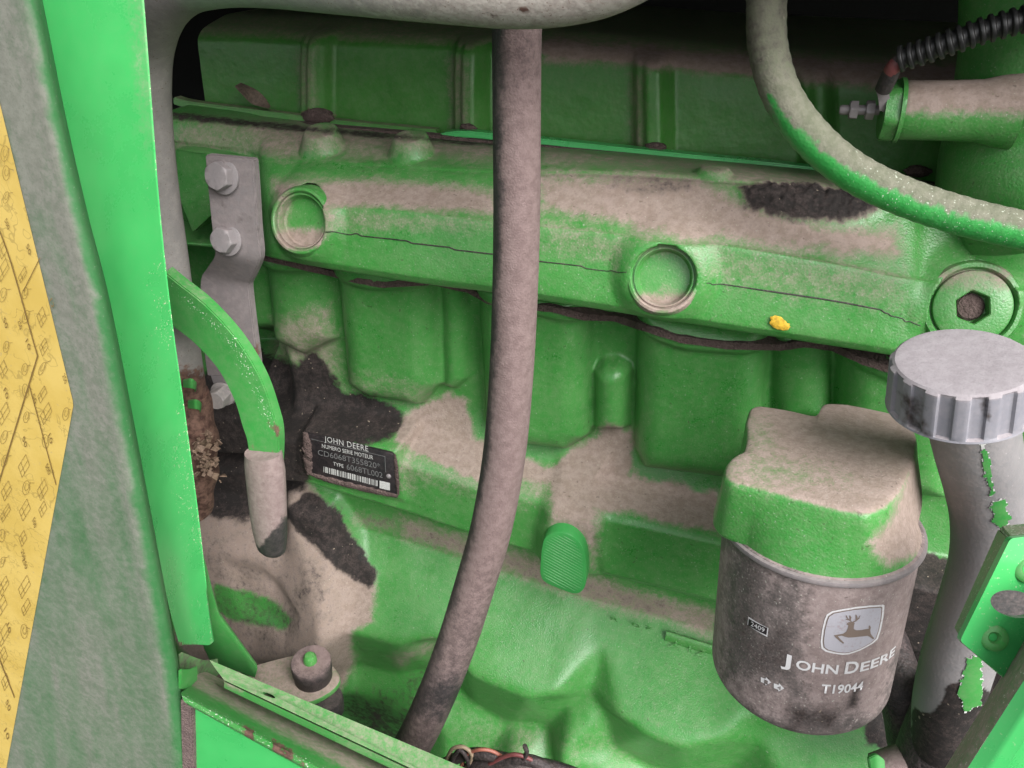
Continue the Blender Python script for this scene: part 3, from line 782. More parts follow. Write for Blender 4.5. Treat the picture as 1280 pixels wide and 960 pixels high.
# rocker cover ------------------------------------------------------
xs2 = np.arange(-.34, .36, .0015); zs2 = np.arange(.10, .30, .0015)
X2, Z2 = np.meshgrid(xs2, zs2, indexing='ij')
crl = [
    [(150, -30, -.16), (620, 0, -.16), (930, 30, -.16), (1330, 60, -.16)],
    [(150, 12, -.10), (620, 30, -.10), (930, 58, -.10), (1330, 80, -.10)],
    [(150, 34, -.068), (620, 52, -.068), (930, 82, -.068), (1330, 108, -.068)],
    [(150, 48, -.062), (620, 66, -.062), (930, 98, -.062), (1330, 124, -.062)],
    [(150, 132, -.057), (620, 160, -.057), (930, 192, -.057), (1330, 232, -.057)],
    [(150, 150, -.056), (620, 180, -.056), (930, 212, -.056), (1330, 252, -.056)],
]
H2 = rails_height(crl, xs2, zs2)
for (x0, x1, y0, y1) in [(374, 408, 40, 150), (566, 606, 50, 185), (792, 836, 70, 205), (1000, 1040, 85, 230)]:
    stamp(H2, X2, Z2, [(x0, y0), (x1, y0), (x1 + 4, y1), (x0 + 4, y1)], -.055, amount=.009, width=.006)
    stamp(H2, X2, Z2, [(x0 + 14, y0), (x1 - 8, y0), (x1 - 4, y1), (x0 + 18, y1)], -.055, amount=.005, width=.004)
H2 += (fbm(X2 * 30, Z2 * 30) - .5) * .002
zt = np.interp(xs2, *[np.array(v) for v in zip(*sorted([(U(*p)[0], U(*p)[2]) for p in crl[1]]))])[:, None]
over = np.maximum(Z2 - zt, 0); Z2 = np.minimum(Z2, zt + over * .02); H2 = H2 - over * 1.5
cut = X2[:, 0] > U(250, 80, -.06)[0]
P2 = np.stack([X2, -H2, Z2], -1)[cut]
V2 = P2.reshape(-1, 3)
rust2 = patch(V2, [([(380, 138), (415, 138), (418, 152), (378, 150)], 1.0, 5, 5)], 6, 6)
dust2 = patch(V2, [([(680, 55), (940, 78), (1240, 90), (1240, 118), (940, 96), (840, 85), (680, 78)], .9, 9, 8), ([(370, 60), (395, 60), (395, 132), (372, 132)], .4, 8, 6), ([(560, 70), (585, 70), (590, 160), (562, 160)], .45, 8, 6), ([(785, 90), (808, 90), (808, 190), (788, 190)], .5, 8, 6)], seed=6)
cover = thing("rocker_cover", "dark green ribbed rocker cover along the top of the engine", "cover", (0, .06, .15))
gridmesh("cover_shell", P2, M_cover, cover, attrs={"dust": dust2, "rust": rust2})
def bar(name, pts, o, w, mat, parent, n=120, depth=.008, attrfn=None, top=None):
    A_ = [U(x, y - w / 2, o) for x, y in pts]; B_ = [U(x, y + w / 2, o + .0015) for x, y in pts]
    return slab(name, A_, B_, (0, depth, 0), mat, parent, 3, n, attrfn=attrfn)
bar("flange_strip", [(216, 126), (240, 132), (320, 142), (430, 156), (545, 167)], -.040, 9, M_cover, cover)
bar("flange_strip", [(540, 176), (556, 170), (580, 168), (615, 171), (680, 178), (850, 196), (960, 207), (1038, 216)], -.034, 8, M_sheet, cover)
bar("dirt_line", [(218, 140), (320, 154), (430, 164), (545, 174), (615, 182), (680, 187), (850, 203), (960, 214), (1060, 226), (1180, 238)], -.030, 9, M_dirt, cover)
for (x, y, w) in [(398, 146, 22), (585, 160, 12), (820, 184, 14), (1148, 214, 16)]:
    p = U(x, y, -.042)
    s = w * mpp(p)
    bm = bmesh.new(); bmesh.ops.create_icosphere(bm, subdivisions=3, radius=1)
    for v in bm.verts:
        k = .7 + .6 * fbm(np.array([v.co.x * 2 + x]), np.array([v.co.y * 2 + v.co.z * 2]), 3)[0]
        v.co = Vector((p[0] + v.co.x * s * k, p[1] + v.co.y * s * .6 * k, p[2] + v.co.z * s * .45 * k))
    frombm("dirt_clump", bm, M_dirt, cover)

# end box of the head, beside the bracket
bx = [(218, 186), (238, 190), (330, 205), (330, 262), (262, 272), (240, 292), (222, 246)]
plate("end_casting", [U(x, y, .012 if x > 235 else .004) for x, y in bx], (0, .05, 0), M_cast, engine, bevel=.002)

# ------------------------------------------------------------------ nameplate
NPc = [U(382, 541, .0325), U(493, 567, .0325), U(497, 619, .0325), U(384, 590, .0325)]
def npt(s, t, lift=.0006):
    a = NPc[0] * (1 - s) + NPc[1] * s; b = NPc[3] * (1 - s) + NPc[2] * s
    return a * (1 - t) + b * t + np.array([0, -lift, 0])
def np_inv(px, py):
    s = t = .5
    for _ in range(30):
        p = npt(s, t); x, y, _d = pix(p)
        p1 = pix(npt(s + .01, t)); p2 = pix(npt(s, t + .01))
        J = np.array([[p1[0][0] - x[0], p2[0][0] - x[0]], [p1[1][0] - y[0], p2[1][0] - y[0]]]) / .01
        ds = np.linalg.solve(J, [px - x[0], py - y[0]]); s += ds[0]; t += ds[1]
    return s, t
nplate = thing("serial_number_plate", "black engine serial number plate with white lettering and barcode, half buried in dirt", "name plate", tuple(NPc[3]))
c4 = [npt(0, 0), npt(.97, 0), npt(1, .06), npt(1, .95), npt(.98, 1), npt(0, 1)]
po = plate("plate_body", c4, (0, .0025, 0), M_plate, nplate, bevel=.0004)
def plate_text(body, p0, p1, capdy, mat, spacing=1.0):
    s0, t0 = np_inv(*p0); s1, t1 = np_inv(*p1)
    _, t2 = np_inv(p0[0], p0[1] - capdy)
    dt = t0 - t2
    lettering("lettering", body, lambda u, v: npt(s0 + (s1 - s0) * u, t0 + (t1 - t0) * u - v * dt, .0012), mat, nplate, spacing=spacing)
plate_text("JOHN DEERE", (406, 551), (461, 564), 7, M_platewhite, 1.1)
plate_text("NUMERO SERIE MOTEUR", (403, 559), (467, 574), 5.0, M_platewhite)
plate_text("CD6068T355820*", (398, 568), (476, 586), 7, M_plategrey)
plate_text("TYPE", (417, 581), (430, 584.5), 4.6, M_platewhite)
plate_text("6068TL002", (434, 586), (479, 597), 7, M_plategrey)
bm = bmesh.new()
def quad(bm, cs, lift=.0012):
    bm.faces.new([bm.verts.new(tuple(npt(s, t, lift))) for s, t in cs])
u = 405.0
random.seed(3)
while u < 472:
    w = random.choice([.7, 1.1, 1.6]); y0 = 581.5 + (u - 405) * .262
    a_ = np_inv(u, y0 + 1); b_ = np_inv(u + w, y0 + 1.2); c_ = np_inv(u + w, y0 + 8.5); d_ = np_inv(u, y0 + 8.2)
    quad(bm, [a_, b_, c_, d_]); u += w + random.choice([.7, 1.1, 1.5])
frombm("barcode", bm, M_platewhite, nplate, False)
bm = bmesh.new(); quad(bm, [np_inv(475, 600), np_inv(488, 603), np_inv(488, 612.5), np_inv(475, 609.5)], .0013)
frombm("white_square", bm, M_platewhite, nplate, False)
bm = bmesh.new()
for (A_, B_) in [((389, 548), (481, 570)), ((481, 570), (482, 590))]:
    s0, t0 = np_inv(*A_); s1, t1 = np_inv(*B_)
    if abs(s1 - s0) > abs(t1 - t0): quad(bm, [(s0, t0), (s1, t1), (s1, t1 + .012), (s0, t0 + .012)], .0009)
    else: quad(bm, [(s0, t0), (s0 + .006, t0), (s1 + .006, t1), (s1, t1)], .0009)
frombm("border_line", bm, M_plategrey, nplate, False)
for (x, y) in [(486, 595), (386, 569)]:
    lathe("rivet", npt(*np_inv(x, y), .0008), (0, -1, .1), [(.0020, -.001), (.0018, .0004), (.0011, .0011), (0, .0013)], M_steel, nplate, 20)

def crust_strip(name, pts, w, parent, seed):
    P_ = np.array([npt(*np_inv(x, y), .0008) for x, y in pts])
    tube(name, P_, [w * .5, w, w, w, w * .6], M_dirt, parent, 14, 70, flat=.55, up=np.array([0., -1, 0]),
         radfn=lambda r, L, th: r * (.6 + .9 * fbm(np.cos(th) * 1.3 + L * 420 + seed, np.sin(th) * 1.3 + L * 260 + seed, 3)))
crust_strip("dirt_crust", [(384, 591), (410, 599), (440, 607), (470, 614), (497, 620)], .0024, nplate, 3)
crust_strip("dirt_crust", [(382, 541), (384, 556), (385, 572), (386, 590)], .0034, nplate, 9)
crust_strip("dirt_crust", [(494, 568), (496, 590), (498, 618)], .0013, nplate, 21)

# ------------------------------------------------------------------ bay behind and above the engine (dark, out of the light)
def box(name, lo, hi, mat, parent=None):
    bm = bmesh.new(); bmesh.ops.create_cube(bm, size=1)
    for v in bm.verts: v.co = Vector([(lo[i] + hi[i]) / 2 + v.co[i] * (hi[i] - lo[i]) for i in range(3)])
    return frombm(name, bm, mat, parent, False)
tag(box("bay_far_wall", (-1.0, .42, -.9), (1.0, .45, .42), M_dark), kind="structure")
tag(box("bay_roof", (-1.0, -.108, .275), (1.0, .45, .30), M_dark), kind="structure")  # unseen hood; height and front edge set to shade the rocker cover
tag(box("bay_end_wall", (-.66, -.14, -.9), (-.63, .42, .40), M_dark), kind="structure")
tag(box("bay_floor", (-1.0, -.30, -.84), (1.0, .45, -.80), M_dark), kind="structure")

# ------------------------------------------------------------------ steel strap bracket with bolts
br = thing("strap_bracket", "dull zinc steel strap bolted to the head, stepped in the middle", "bracket", tuple(U(290, 500, .05)))
rows = [(256, 194, 316, 200, .066), (259, 230, 319, 235, .066), (264, 280, 322, 284, .066), (268, 312, 325, 316, .066), (267, 322, 323, 330, .064), (258, 336, 315, 348, .056), (251, 348, 311, 356, .052), (250, 370, 312, 372, .051), (252, 410, 317, 414, .051), (256, 450, 322, 452, .051), (259, 470, 322, 470, .051)]
slab("strap", [U(r[0], r[1], r[4]) for r in rows], [U(r[2], r[3], r[4]) for r in rows], (0, .006, 0), M_steel, br, 8, 90,
     attrfn=lambda V_: {"dust": .35 + .5 * fbm(pix(V_)[0] / 14, pix(V_)[1] / 20), "grime_shade": .22 * sstep(.45, .65, fbm(pix(V_)[0] / 9 + 7, pix(V_)[1] / 9)), "rust": patch(V_, [([(300, 430), (325, 430), (325, 475), (306, 475)], .8, 8, 6), ([(265, 312), (322, 322), (300, 338), (262, 330)], .25, 8, 8)])})
slab("strap_toe", [U(262, 468, .051), U(268, 484, .050), U(278, 500, .048)], [U(322, 470, .051), U(306, 492, .050), U(290, 506, .048)], (0, .006, 0), M_steel, br, 4, 20)
hexbolt(U(280, 220, .066), (-.05, -.95, .22), .0078, M_steel, br, rot=.5)
hexbolt(U(285, 299, .066), (-.05, -.95, .22), .0075, M_steel, br, rot=.15)
hexbolt(U(279, 492, .052), (.1, -.98, .05), .0068, M_pipe, br, rot=.8, h=.01)

# ------------------------------------------------------------------ bent steel pipe framing the opening
pp = [(905, -140, .135), (850, -92, .14), (800, -60, .142), (740, -32, .142), (660, -20, .142), (560, -24, .14), (420, -34, .135), (330, -40, .13), (270, -38, .125), (224, -26, .118), (194, 4, .11), (179, 48, .10), (176, 100, .095), (181, 170, .09), (192, 250, .085), (204, 320, .08), (221, 430, .075), (231, 490, .072)]
pth = np.array([U(*p) for p in pp])
pipe = thing("bent_pipe", "grey steel pipe bent round the top left of the opening, rusty at its lower end", "pipe", tuple(U(250, 600, .07)))
def pipeattr(V_):
    px, py, _ = pix(V_)
    r = sstep(440, 480, py) * .9
    r = np.maximum(r, patch(V_, [([(645, 8), (662, 8), (662, 16), (645, 16)], 1, 3, 3), ([(612, 18), (622, 18), (622, 24), (612, 24)], 1, 2, 2), ([(720, -10), (760, -10), (760, 4), (720, 4)], .45, 8, 6)]))
    return {"rust": r, "dust": .75 * sstep(300, 600, px) * (py < 80), "chip": np.full(len(px), .25)}
tube("pipe_run", pth, [.0142] * 6 + [.0142, .0140, .0138, .0136, .0136, .0136], M_pipe, pipe, 40, 320, attrfn=pipeattr)
tube("pipe_stub", [U(229, 490, .072), U(238, 530, .071), U(244, 575, .070), U(246, 640, .07)], [.0160, .0165, .0150, .010], M_pipe, pipe, 32, 60, attrfn=lambda V_: {"rust": np.full(len(V_), .95)},
     radfn=lambda r, L, th: r + .001 * np.sin(th * 3 + L * 200))
bm = bmesh.new()
c0 = U(256, 570, .082)
for k in range(90):
    a = rng.normal(size=3) * np.array([.0045, .004, .009]); n_ = _n(rng.normal(size=3)); s = .0012 + .0024 * rng.random()
    x_, y_, d_ = frame_for(n_); c = c0 + a
    q = [c + x_ * s * rng.uniform(.6, 1.2), c + y_ * s * rng.uniform(.6, 1.2), c - x_ * s * rng.uniform(.6, 1.2), c - y_ * s * rng.uniform(.6, 1.2)]
    top = [bm.verts.new(tuple(p + d_ * .0003)) for p in q]; bot = [bm.verts.new(tuple(p - d_ * .0003)) for p in q]
    bm.faces.new(top); bm.faces.new(bot[::-1])
    for i in range(4): bm.faces.new((top[i], bot[i], bot[(i + 1) % 4], top[(i + 1) % 4]))
tag(frombm("rust_scale", bm, M_scale, pipe, False), kind="stuff")
for (x, y) in [(236, 482), (242, 508)]:
    slab("clip", [U(x - 8, y - 7, .092), U(x + 2, y - 8, .094), U(x + 8, y - 4, .09), U(x + 8, y + 3, .082)], [U(x - 8, y + 3, .092), U(x + 2, y + 4, .094), U(x + 7, y + 6, .09), U(x + 7, y + 9, .082)], (0, .0015, 0), M_frame, pipe, 3, 20)

# ------------------------------------------------------------------ lever: green flat bar with a rubber grip
lev = thing("release_lever", "green flat bar lever curving down to a dusty rubber grip", "lever", tuple(U(338, 690, .12)))
oe = [(205, 340, .100), (222, 354, .101), (258, 383, .104), (296, 425, .108), (325, 472, .112), (341, 516, .115), (348, 548, .117), (347, 600, .118)]
ie = [(205, 398, .100), (218, 410, .101), (243, 430, .104), (272, 462, .108), (292, 500, .112), (302, 532, .115), (309, 556, .117), (313, 600, .118)]
slab("bar", [U(*p) for p in oe], [U(*p) for p in ie], (0, .0075, .001), M_frame, lev, 6, 90, attrfn=lambda V_: {"rust": patch(V_, [([(332, 522), (350, 530), (352, 552), (340, 545)], .7, 5, 5), ([(308, 558), (350, 560), (350, 580), (308, 580)], .45, 6, 6)]), "chip": patch(V_, [([(215, 350), (300, 425), (350, 540), (340, 545), (285, 430), (215, 362)], .5, 4, 4)])})
def gripattr(V_):
    px, py, _ = pix(V_)
    return {"dust": np.clip(1.15 - 1.3 * sstep(0, 12, psdf(px, py, [(300, 560), (360, 560), (358, 628), (348, 648), (326, 676), (314, 672), (308, 620)]) + (fbm(px / 9, py / 9) - .5) * 14), 0, 1)}
tube("grip", [U(329, 566, .1185), U(330, 572, .1185), U(333, 610, .119), U(336, 650, .119), U(339, 682, .118)], [.0114, .0125, .0123, .0121, .0118, .0112, .0098], M_grip, lev, 32, 60, flat=.72, roundend=True, attrfn=gripattr, up=np.array([0, -1., 0]))

# ------------------------------------------------------------------ vertical hose
hp = [(648, -60, .095), (647, 0, .100), (646, 60, .102), (646, 160, .104), (646, 260, .105), (644, 360, .105), (639, 470, .105), (630, 570, .105), (614, 660, .106), (594, 730, .107), (572, 800, .109), (545, 870, .111), (516, 930, .112), (480, 985, .112)]
def hoseattr(V_):
    px, py, _ = pix(V_)
    cx = np.interp(py, [p[1] for p in hp], [p[0] for p in hp])
    u = (px - cx) / 30.0
    d = 1.0 * sstep(-.95, -.25, u + (fbm(px / 10, py / 34) - .5) * .5)
    d *= 1 - .8 * sstep(-10, 10, (fbm(px / 9, py / 9) - .5) * 30 + 12 - np.abs(py - 872 - (px - 545) * .1) * .55)
    d *= .55 + .45 * sstep(40, 260, py)
    d *= 1 - .5 * sstep(560, 860, py)
    return {"dust": d}
tag(tube("thick_hose", np.array([U(*p) for p in hp]), [.0100, .0102, .0106, .0110, .0114, .0118, .0122, .0126, .0130, .0134, .0138, .0142], M_rubber, None, 40, 260, attrfn=hoseattr), "thick dust-caked rubber hose hanging down in front of the engine's middle", "hose")

# ------------------------------------------------------------------ green overspray hose, upper right
gh = [(958, -70, .05), (958, 0, .055), (960, 60, .058), (978, 120, .062), (1015, 172, .068), (1065, 214, .072), (1130, 246, .075), (1210, 272, .077), (1300, 292, .078), (1380, 305, .078)]
def ghattr(V_):
    px, py, _ = pix(V_)
    c = catmull(np.array([[p[0], p[1], 0] for p in gh], float), 200)
    d2 = (px[:, None] - c[None, :, 0]) ** 2 + (py[:, None] - c[None, :, 1]) ** 2
    k = d2.argmin(1); T = np.gradient(c[:, :2], axis=0)[k]; T /= np.linalg.norm(T, axis=1)[:, None]
    s = ((px - c[k, 0]) * -T[:, 1] + (py - c[k, 1]) * T[:, 0])      # + = towards lower left
    along = c[k, 0]
    edge = np.interp(along, [955, 962, 985, 1020, 1060, 1120, 1300], [34, 24, 8, 3, 0, -2, -3])
    d = sstep(7, -7, s - edge + (fbm(px / 8, py / 8) - .5) * 16)
    d = np.maximum(d, sstep(14, 20, s) * sstep(1010, 960, along))
    return {"dust": d, "grime_shade": .40 * sstep(190, 40, py), "chip": .25 * sstep(1000, 1100, px)}
tag(tube("green_splashed_hose", np.array([U(*p) for p in gh]), [.0082, .0082, .0082, .0080, .0078, .0076], M_hosegreen, None, 36, 520, attrfn=ghattr,
         radfn=lambda r, L, th: r * (1 + 0.010 * np.tanh(3 * np.sin(L * 2 * np.pi / .0062 + th)))), "bent hose at upper right, brown with dust above and green paint along its lower side", "hose")

# ------------------------------------------------------------------ coolant outlet column with sender
colm = thing("coolant_outlet", "green upright casting at the right edge with a side boss", "engine casting", tuple(U(1290, 240, .0)))
cp_ = [(1312, -90, .0), (1310, 0, .0), (1312, 100, .0), (1316, 160, .0), (1322, 205, .002), (1330, 232, .002), (1334, 246, .002)]
tube("column", np.array([U(*p) for p in cp_]), [.034, .034, .035, .039, .046, .052, .055], M_cast, colm, 48, 90)
b0 = U(1235, 139, .03); b1 = U(1126, 138, .03)
ax = _n(b1 - b0); L0 = np.linalg.norm(b1 - b0)
lathe("side_boss", b0, ax, [(.0, -.01), (.0165, -.01), (.0132, .004), (.0128, L0 * .5), (.0128, L0 * .95), (.0122, L0), (0, L0)], M_cast, colm, 40, attrfn=lambda V_: {'dust': .9 * sstep(-.004, .006, np.asarray(V_)[:, 2] - b0[2] - (np.asarray(V_)[:, 0] - b0[0]) * (b1[2] - b0[2]) / (b1[0] - b0[0]))})
snd = thing("temperature_sender", "hex based sender with a threaded stud screwed into the side boss", "sensor", tuple(b1))
lathe("hex_base", b1, ax, [(.0, 0), (.0140, 0), (.0140, .0018), (.0136, .002), (.0136, .007), (.0126, .0080), (0, .0080)], M_cast, snd, 48,
      radfn=lambda r, h, th: np.minimum(r, (.0120 / np.cos((th + .2) % (math.pi / 3) - math.pi / 6))) if h > .0019 else r + th * 0)
s0 = b1 + ax * .009
lathe("stud", s0, ax, [(0, 0), (.0022, 0), (.0022, .016), (.0017, .017), (0, .017)], M_steel, snd, 20, radfn=lambda r, h, th: r + th * 0)
for h in (.0015, .0085):
    hexbolt(s0 + ax * h, ax, .0042, M_steel, snd, h=.0036, washer=False, rot=h * 90, name="nut")
cond = thing("corrugated_conduit", "black corrugated wire conduit running in from the upper right corner", "conduit", tuple(U(1120, 78, .05)))
cpts = np.array([U(1124, 74, .052), U(1150, 66, .054), U(1190, 52, .057), U(1230, 38, .058), U(1290, 22, .058), U(1370, 8, .056)])
tube("conduit_sleeve", cpts, [.0047] * 3, M_conduit, cond, 24, 640, radfn=lambda r, L, th: r * (1 + .14 * np.tanh(2.5 * np.sin(L * 2 * np.pi / .0036))) + th * 0, sharp=80)
tube("wire_sleeve", [U(1104, 112, .045), U(1110, 99, .048), U(1117, 85, .051), U(1128, 73, .052)], [.0034, .0036, .0034, .003], M_rubber, cond, 16, 30)
tube("red_sleeve", [U(1113, 90, .0505), U(1118, 83, .0518), U(1122, 78, .052)], [.0031, .0032, .0031], M_red, cond, 16, 10)
slab("ring_terminal", [U(1092, 112, .043), U(1096, 122, .041), U(1098, 140, .039)], [U(1107, 114, .043), U(1108, 124, .041), U(1108, 140, .039)], (.002, .001, 0), M_steel, cond, 3, 12)

# leaf lying on the head
lf = [[(293, 108), (302, 118), (315, 130), (336, 136)], [(300, 104), (318, 112), (330, 122), (338, 134)]]
o_ = slab("dead_leaf", [U(x, y, -.035 + .004 * math.sin(i * 2)) for i, (x, y) in enumerate(lf[0])], [U(x, y, -.043) for x, y in lf[1]], (0, .0008, .0004), M_leaf, None, 6, 24)
tag(o_, "curled dead leaf scrap resting on the ledge below the rocker cover", "leaf")

# ------------------------------------------------------------------ oil filter head and filter
Ft = W(1025, 648, .356); Fb_dir = _n(W(994, 856, .400) - W(1025, 648, .356))
FR = .0438; FLn = .099
up_ = -Fb_dir
fx = _n(np.cross(np.array([0, 1., 0]), up_)); fx = -fx if fx[0] < 0 else fx
fy = np.cross(up_, fx)                 # points away from the camera
fy = fy if fy[1] > 0 else -fy
fhead = thing("filter_mount", "green cast filter mount with a thick layer of dust on top", "filter mount", tuple(Ft))
# rings given by their outline on level planes of the filter axis
def onplane(px, py, h):
    c = Ft + up_ * h; d = ray(px, py); t = (c - CP).dot(up_) / d.dot(up_); return CP + d * t
topo = [(936, 508), (946, 504), (985, 510), (1022, 519), (1030, 501), (1060, 502), (1110, 512), (1140, 520), (1150, 545), (1146, 575), (1132, 610), (1112, 632), (1086, 643), (1050, 637), (1000, 624), (950, 611), (914, 602), (903, 594), (905, 580), (914, 570), (928, 564), (932, 548), (931, 526)]
HT = .0305
ptop = np.array([onplane(x, y, HT) for x, y in topo])
lat = np.stack([(ptop - Ft) @ fx, (ptop - Ft) @ fy], 1)
cen = lat.mean(0)
def dense(L_):
    out = []
    for i in range(len(L_)):
        for k in range(5): out.append(L_[i] * (1 - k / 5) + L_[(i + 1) % len(L_)] * (k / 5))
    A_ = np.array(out)
    for _ in range(2): A_ = (np.roll(A_, 1, 0) + 2 * A_ + np.roll(A_, -1, 0)) / 4
    return A_
lat = dense(lat)
ang = np.arctan2(lat[:, 1], lat[:, 0]); 
circ = lambda r: np.stack([np.cos(ang) * r, np.sin(ang) * r], 1)
R3 = []
def ringp(l2, h): R3.append(Ft + l2[:, :1] * fx + l2[:, 1:] * fy + up_ * (h if np.isscalar(h) else h[:, None]))
inset = lambda k: cen + (lat - cen) * k
ringp(inset(.25), HT + .0005); ringp(inset(.6), HT + .0004); ringp(inset(.90), HT); ringp(inset(.955), HT - .0006); ringp(inset(.982), HT - .0018); ringp(inset(.996), HT - .0038)
botp = [(930, 560), (945, 555), (985, 560), (1020, 565), (1034, 550), (1060, 550), (1110, 560), (1140, 575), (1152, 602), (1153, 632), (1146, 662), (1122, 694), (1088, 707), (1050, 709), (1000, 701), (942, 686), (900, 669), (891, 656), (892, 638), (900, 622), (915, 608), (922, 596), (922, 580)]
HB = -.0005
pb = np.array([onplane(x, y, HB) for x, y in botp])
low = np.stack([(pb - Ft) @ fx, (pb - Ft) @ fy], 1)
low = dense(low)
lr_ = np.linalg.norm(low, axis=1); low = low * (np.maximum(lr_, FR * .965) / lr_)[:, None]
top_ = inset(1.0)
for k in (.2, .4, .6, .8, .93): ringp(top_ * (1 - k) + low * k, (HT - .0065) * (1 - k) + HB * k)
lc = low.mean(0)
ringp(lc + (low - lc) * 1.0, HB); ringp(lc + (low - lc) * .985, HB - .0012); ringp(lc + (low - lc) * .95, HB - .0016)
ringp(circ(FR * .90), .0012); ringp(circ(FR * .5), .001)
vv = np.vstack(R3); m = len(lat); fc = []
for i in range(len(R3) - 1):
    for j in range(m): k = (j + 1) % m; fc.append((i * m + j, (i + 1) * m + j, (i + 1) * m + k, i * m + k))
fc.append(tuple(range(m)))
bmh = bmesh.new(); bv = [bmh.verts.new(tuple(v)) for v in vv]
for f in fc: bmh.faces.new([bv[i] for i in f])
bmesh.ops.recalc_face_normals(bmh, faces=bmh.faces)
bmesh.ops.subdivide_edges(bmh, edges=[e for e in bmh.edges], cuts=1, use_grid_fill=True)
o_ = frombm("mount_casting", bmh, M_cast, fhead, True, 38)
co = np.empty(len(o_.data.vertices) * 3, np.float32); o_.data.vertices.foreach_get("co", co); co = co.reshape(-1, 3).astype(float)
at = o_.data.attributes.new("dust", 'FLOAT', 'POINT')
hh = (co - Ft) @ up_
dm = np.maximum(sstep(HT - .0028, HT - .0004, hh) * (.78 - .6 * patch(co, [([(905, 565), (1010, 575), (1060, 600), (1000, 612), (905, 600)], .6, 18, 14), ([(930, 520), (960, 520), (980, 570), (935, 570)], .5, 12, 12)], seed=9)),
                patch(co, [([(1135, 560), (1160, 590), (1160, 690), (1110, 705), (1085, 680), (1120, 640)], .95, 10, 8), ([(893, 600), (1000, 612), (1080, 640), (1070, 650), (960, 625), (893, 610)], .25, 10, 10)], seed=8.8))
at.data.foreach_set("value", dm.astype(np.float32))
# arm back to the block
arm = [onplane(x, y, HT - .02) for x, y in [(1000, 560), (1120, 560)]]
bmA = bmesh.new(); bmesh.ops.create_cube(bmA, size=1)
ac = (arm[0] + arm[1]) / 2
for v in bmA.verts: v.co = Vector((ac[0] + v.co.x * .065, -.045 + v.co.y * .10, ac[2] - .046 + v.co.z * .036))
bmesh.ops.bevel(bmA, geom=list(bmA.edges), offset=.008, segments=3, affect='EDGES')
frombm("mount_arm", bmA, M_cast, fhead)

filt = thing("oil_filter", "brown spin-on oil filter can with a leaping deer emblem and white lettering", "oil filter", tuple(Ft + Fb_dir * FLn))
def filtattr(V_):
    px, py, _ = pix(V_)
    d = patch(V_, [([(1012, 690), (1150, 680), (1150, 780), (1090, 890), (1010, 885), (1000, 800)], .95, 22, 26), ([(880, 690), (915, 690), (905, 850), (880, 850)], .75, 8, 12), ([(940, 690), (985, 695), (985, 735), (955, 740)], .62, 14, 16), ([(900, 840), (990, 860), (1000, 905), (940, 900), (890, 860)], .6, 16, 16)], seed=12)
    d = np.maximum(d, .22)
    g = patch(V_, [([(925, 690), (945, 690), (950, 790), (1010, 770), (985, 850), (930, 850), (912, 800)], .42, 18, 20), ([(985, 880), (1060, 880), (1050, 918), (985, 918)], .5, 10, 14), ([(1062, 860), (1080, 850), (1075, 885), (1050, 895)], .6, 5, 6)], seed=14)
    return {"dust": d, "grime_shade": g, "chip": np.full(len(px), .18)}
prof = [(0, .0005), (FR * .93, .0005), (FR * .985, -.0003), (FR * 1.0, -.0015), (FR * 1.0, -.0032), (FR * .985, -.0042), (FR * .978, -.0052)]
prof += [(FR * .975, -.0052 - k * (FLn - .018) / 40) for k in range(1, 41)]
for a in np.linspace(.1, 1, 9):
    t_ = a * math.pi / 2; prof.append((FR * .975 - .0125 * (1 - math.cos(t_)), -.0052 - (FLn - .018) - .0115 * math.sin(t_)))
prof += [(FR * .5, -FLn - .0005), (0, -FLn - .001)]
lathe("canister", Ft, up_, prof, M_filter, filt, 160, attrfn=filtattr)
def lipattr(V_): return {"dust": np.full(len(V_), .45)}
lathe("crimped_rim", Ft, up_, [(FR * .99, -.0005), (FR * 1.015, -.0010), (FR * 1.02, -.0024), (FR * 1.01, -.0034), (FR * .985, -.0038)], M_steel, filt, 160, attrfn=lipattr)
RS = FR * .975 + .00025
def oncan(px, py):
    d = ray(px, py); w_ = CP - Ft
    dl = d - up_ * d.dot(up_); wl_ = w_ - up_ * w_.dot(up_)
    A_ = dl.dot(dl); B_ = 2 * dl.dot(wl_); C_ = wl_.dot(wl_) - RS * RS
    disc = max(B_ * B_ - 4 * A_ * C_, 0)
    p = CP + d * ((-B_ - math.sqrt(disc)) / (2 * A_))
    q = p - Ft
    return math.atan2(q.dot(fx), -q.dot(fy)), q.dot(up_)      # angle (right positive), height
def canpt(a, h, lift=0.0): return Ft + up_ * h + (fx * math.sin(a) - fy * math.cos(a)) * (RS + lift)
def can_text(body, p0, arclen, cap, mat, spacing=1.0, tilt=0.0, parent=filt):
    a0, h0 = oncan(*p0)
    lettering("lettering", body, lambda u, v: canpt(a0 + u * arclen / RS, h0 + v * cap + u * tilt), mat, parent, spacing=spacing, bold=.022)
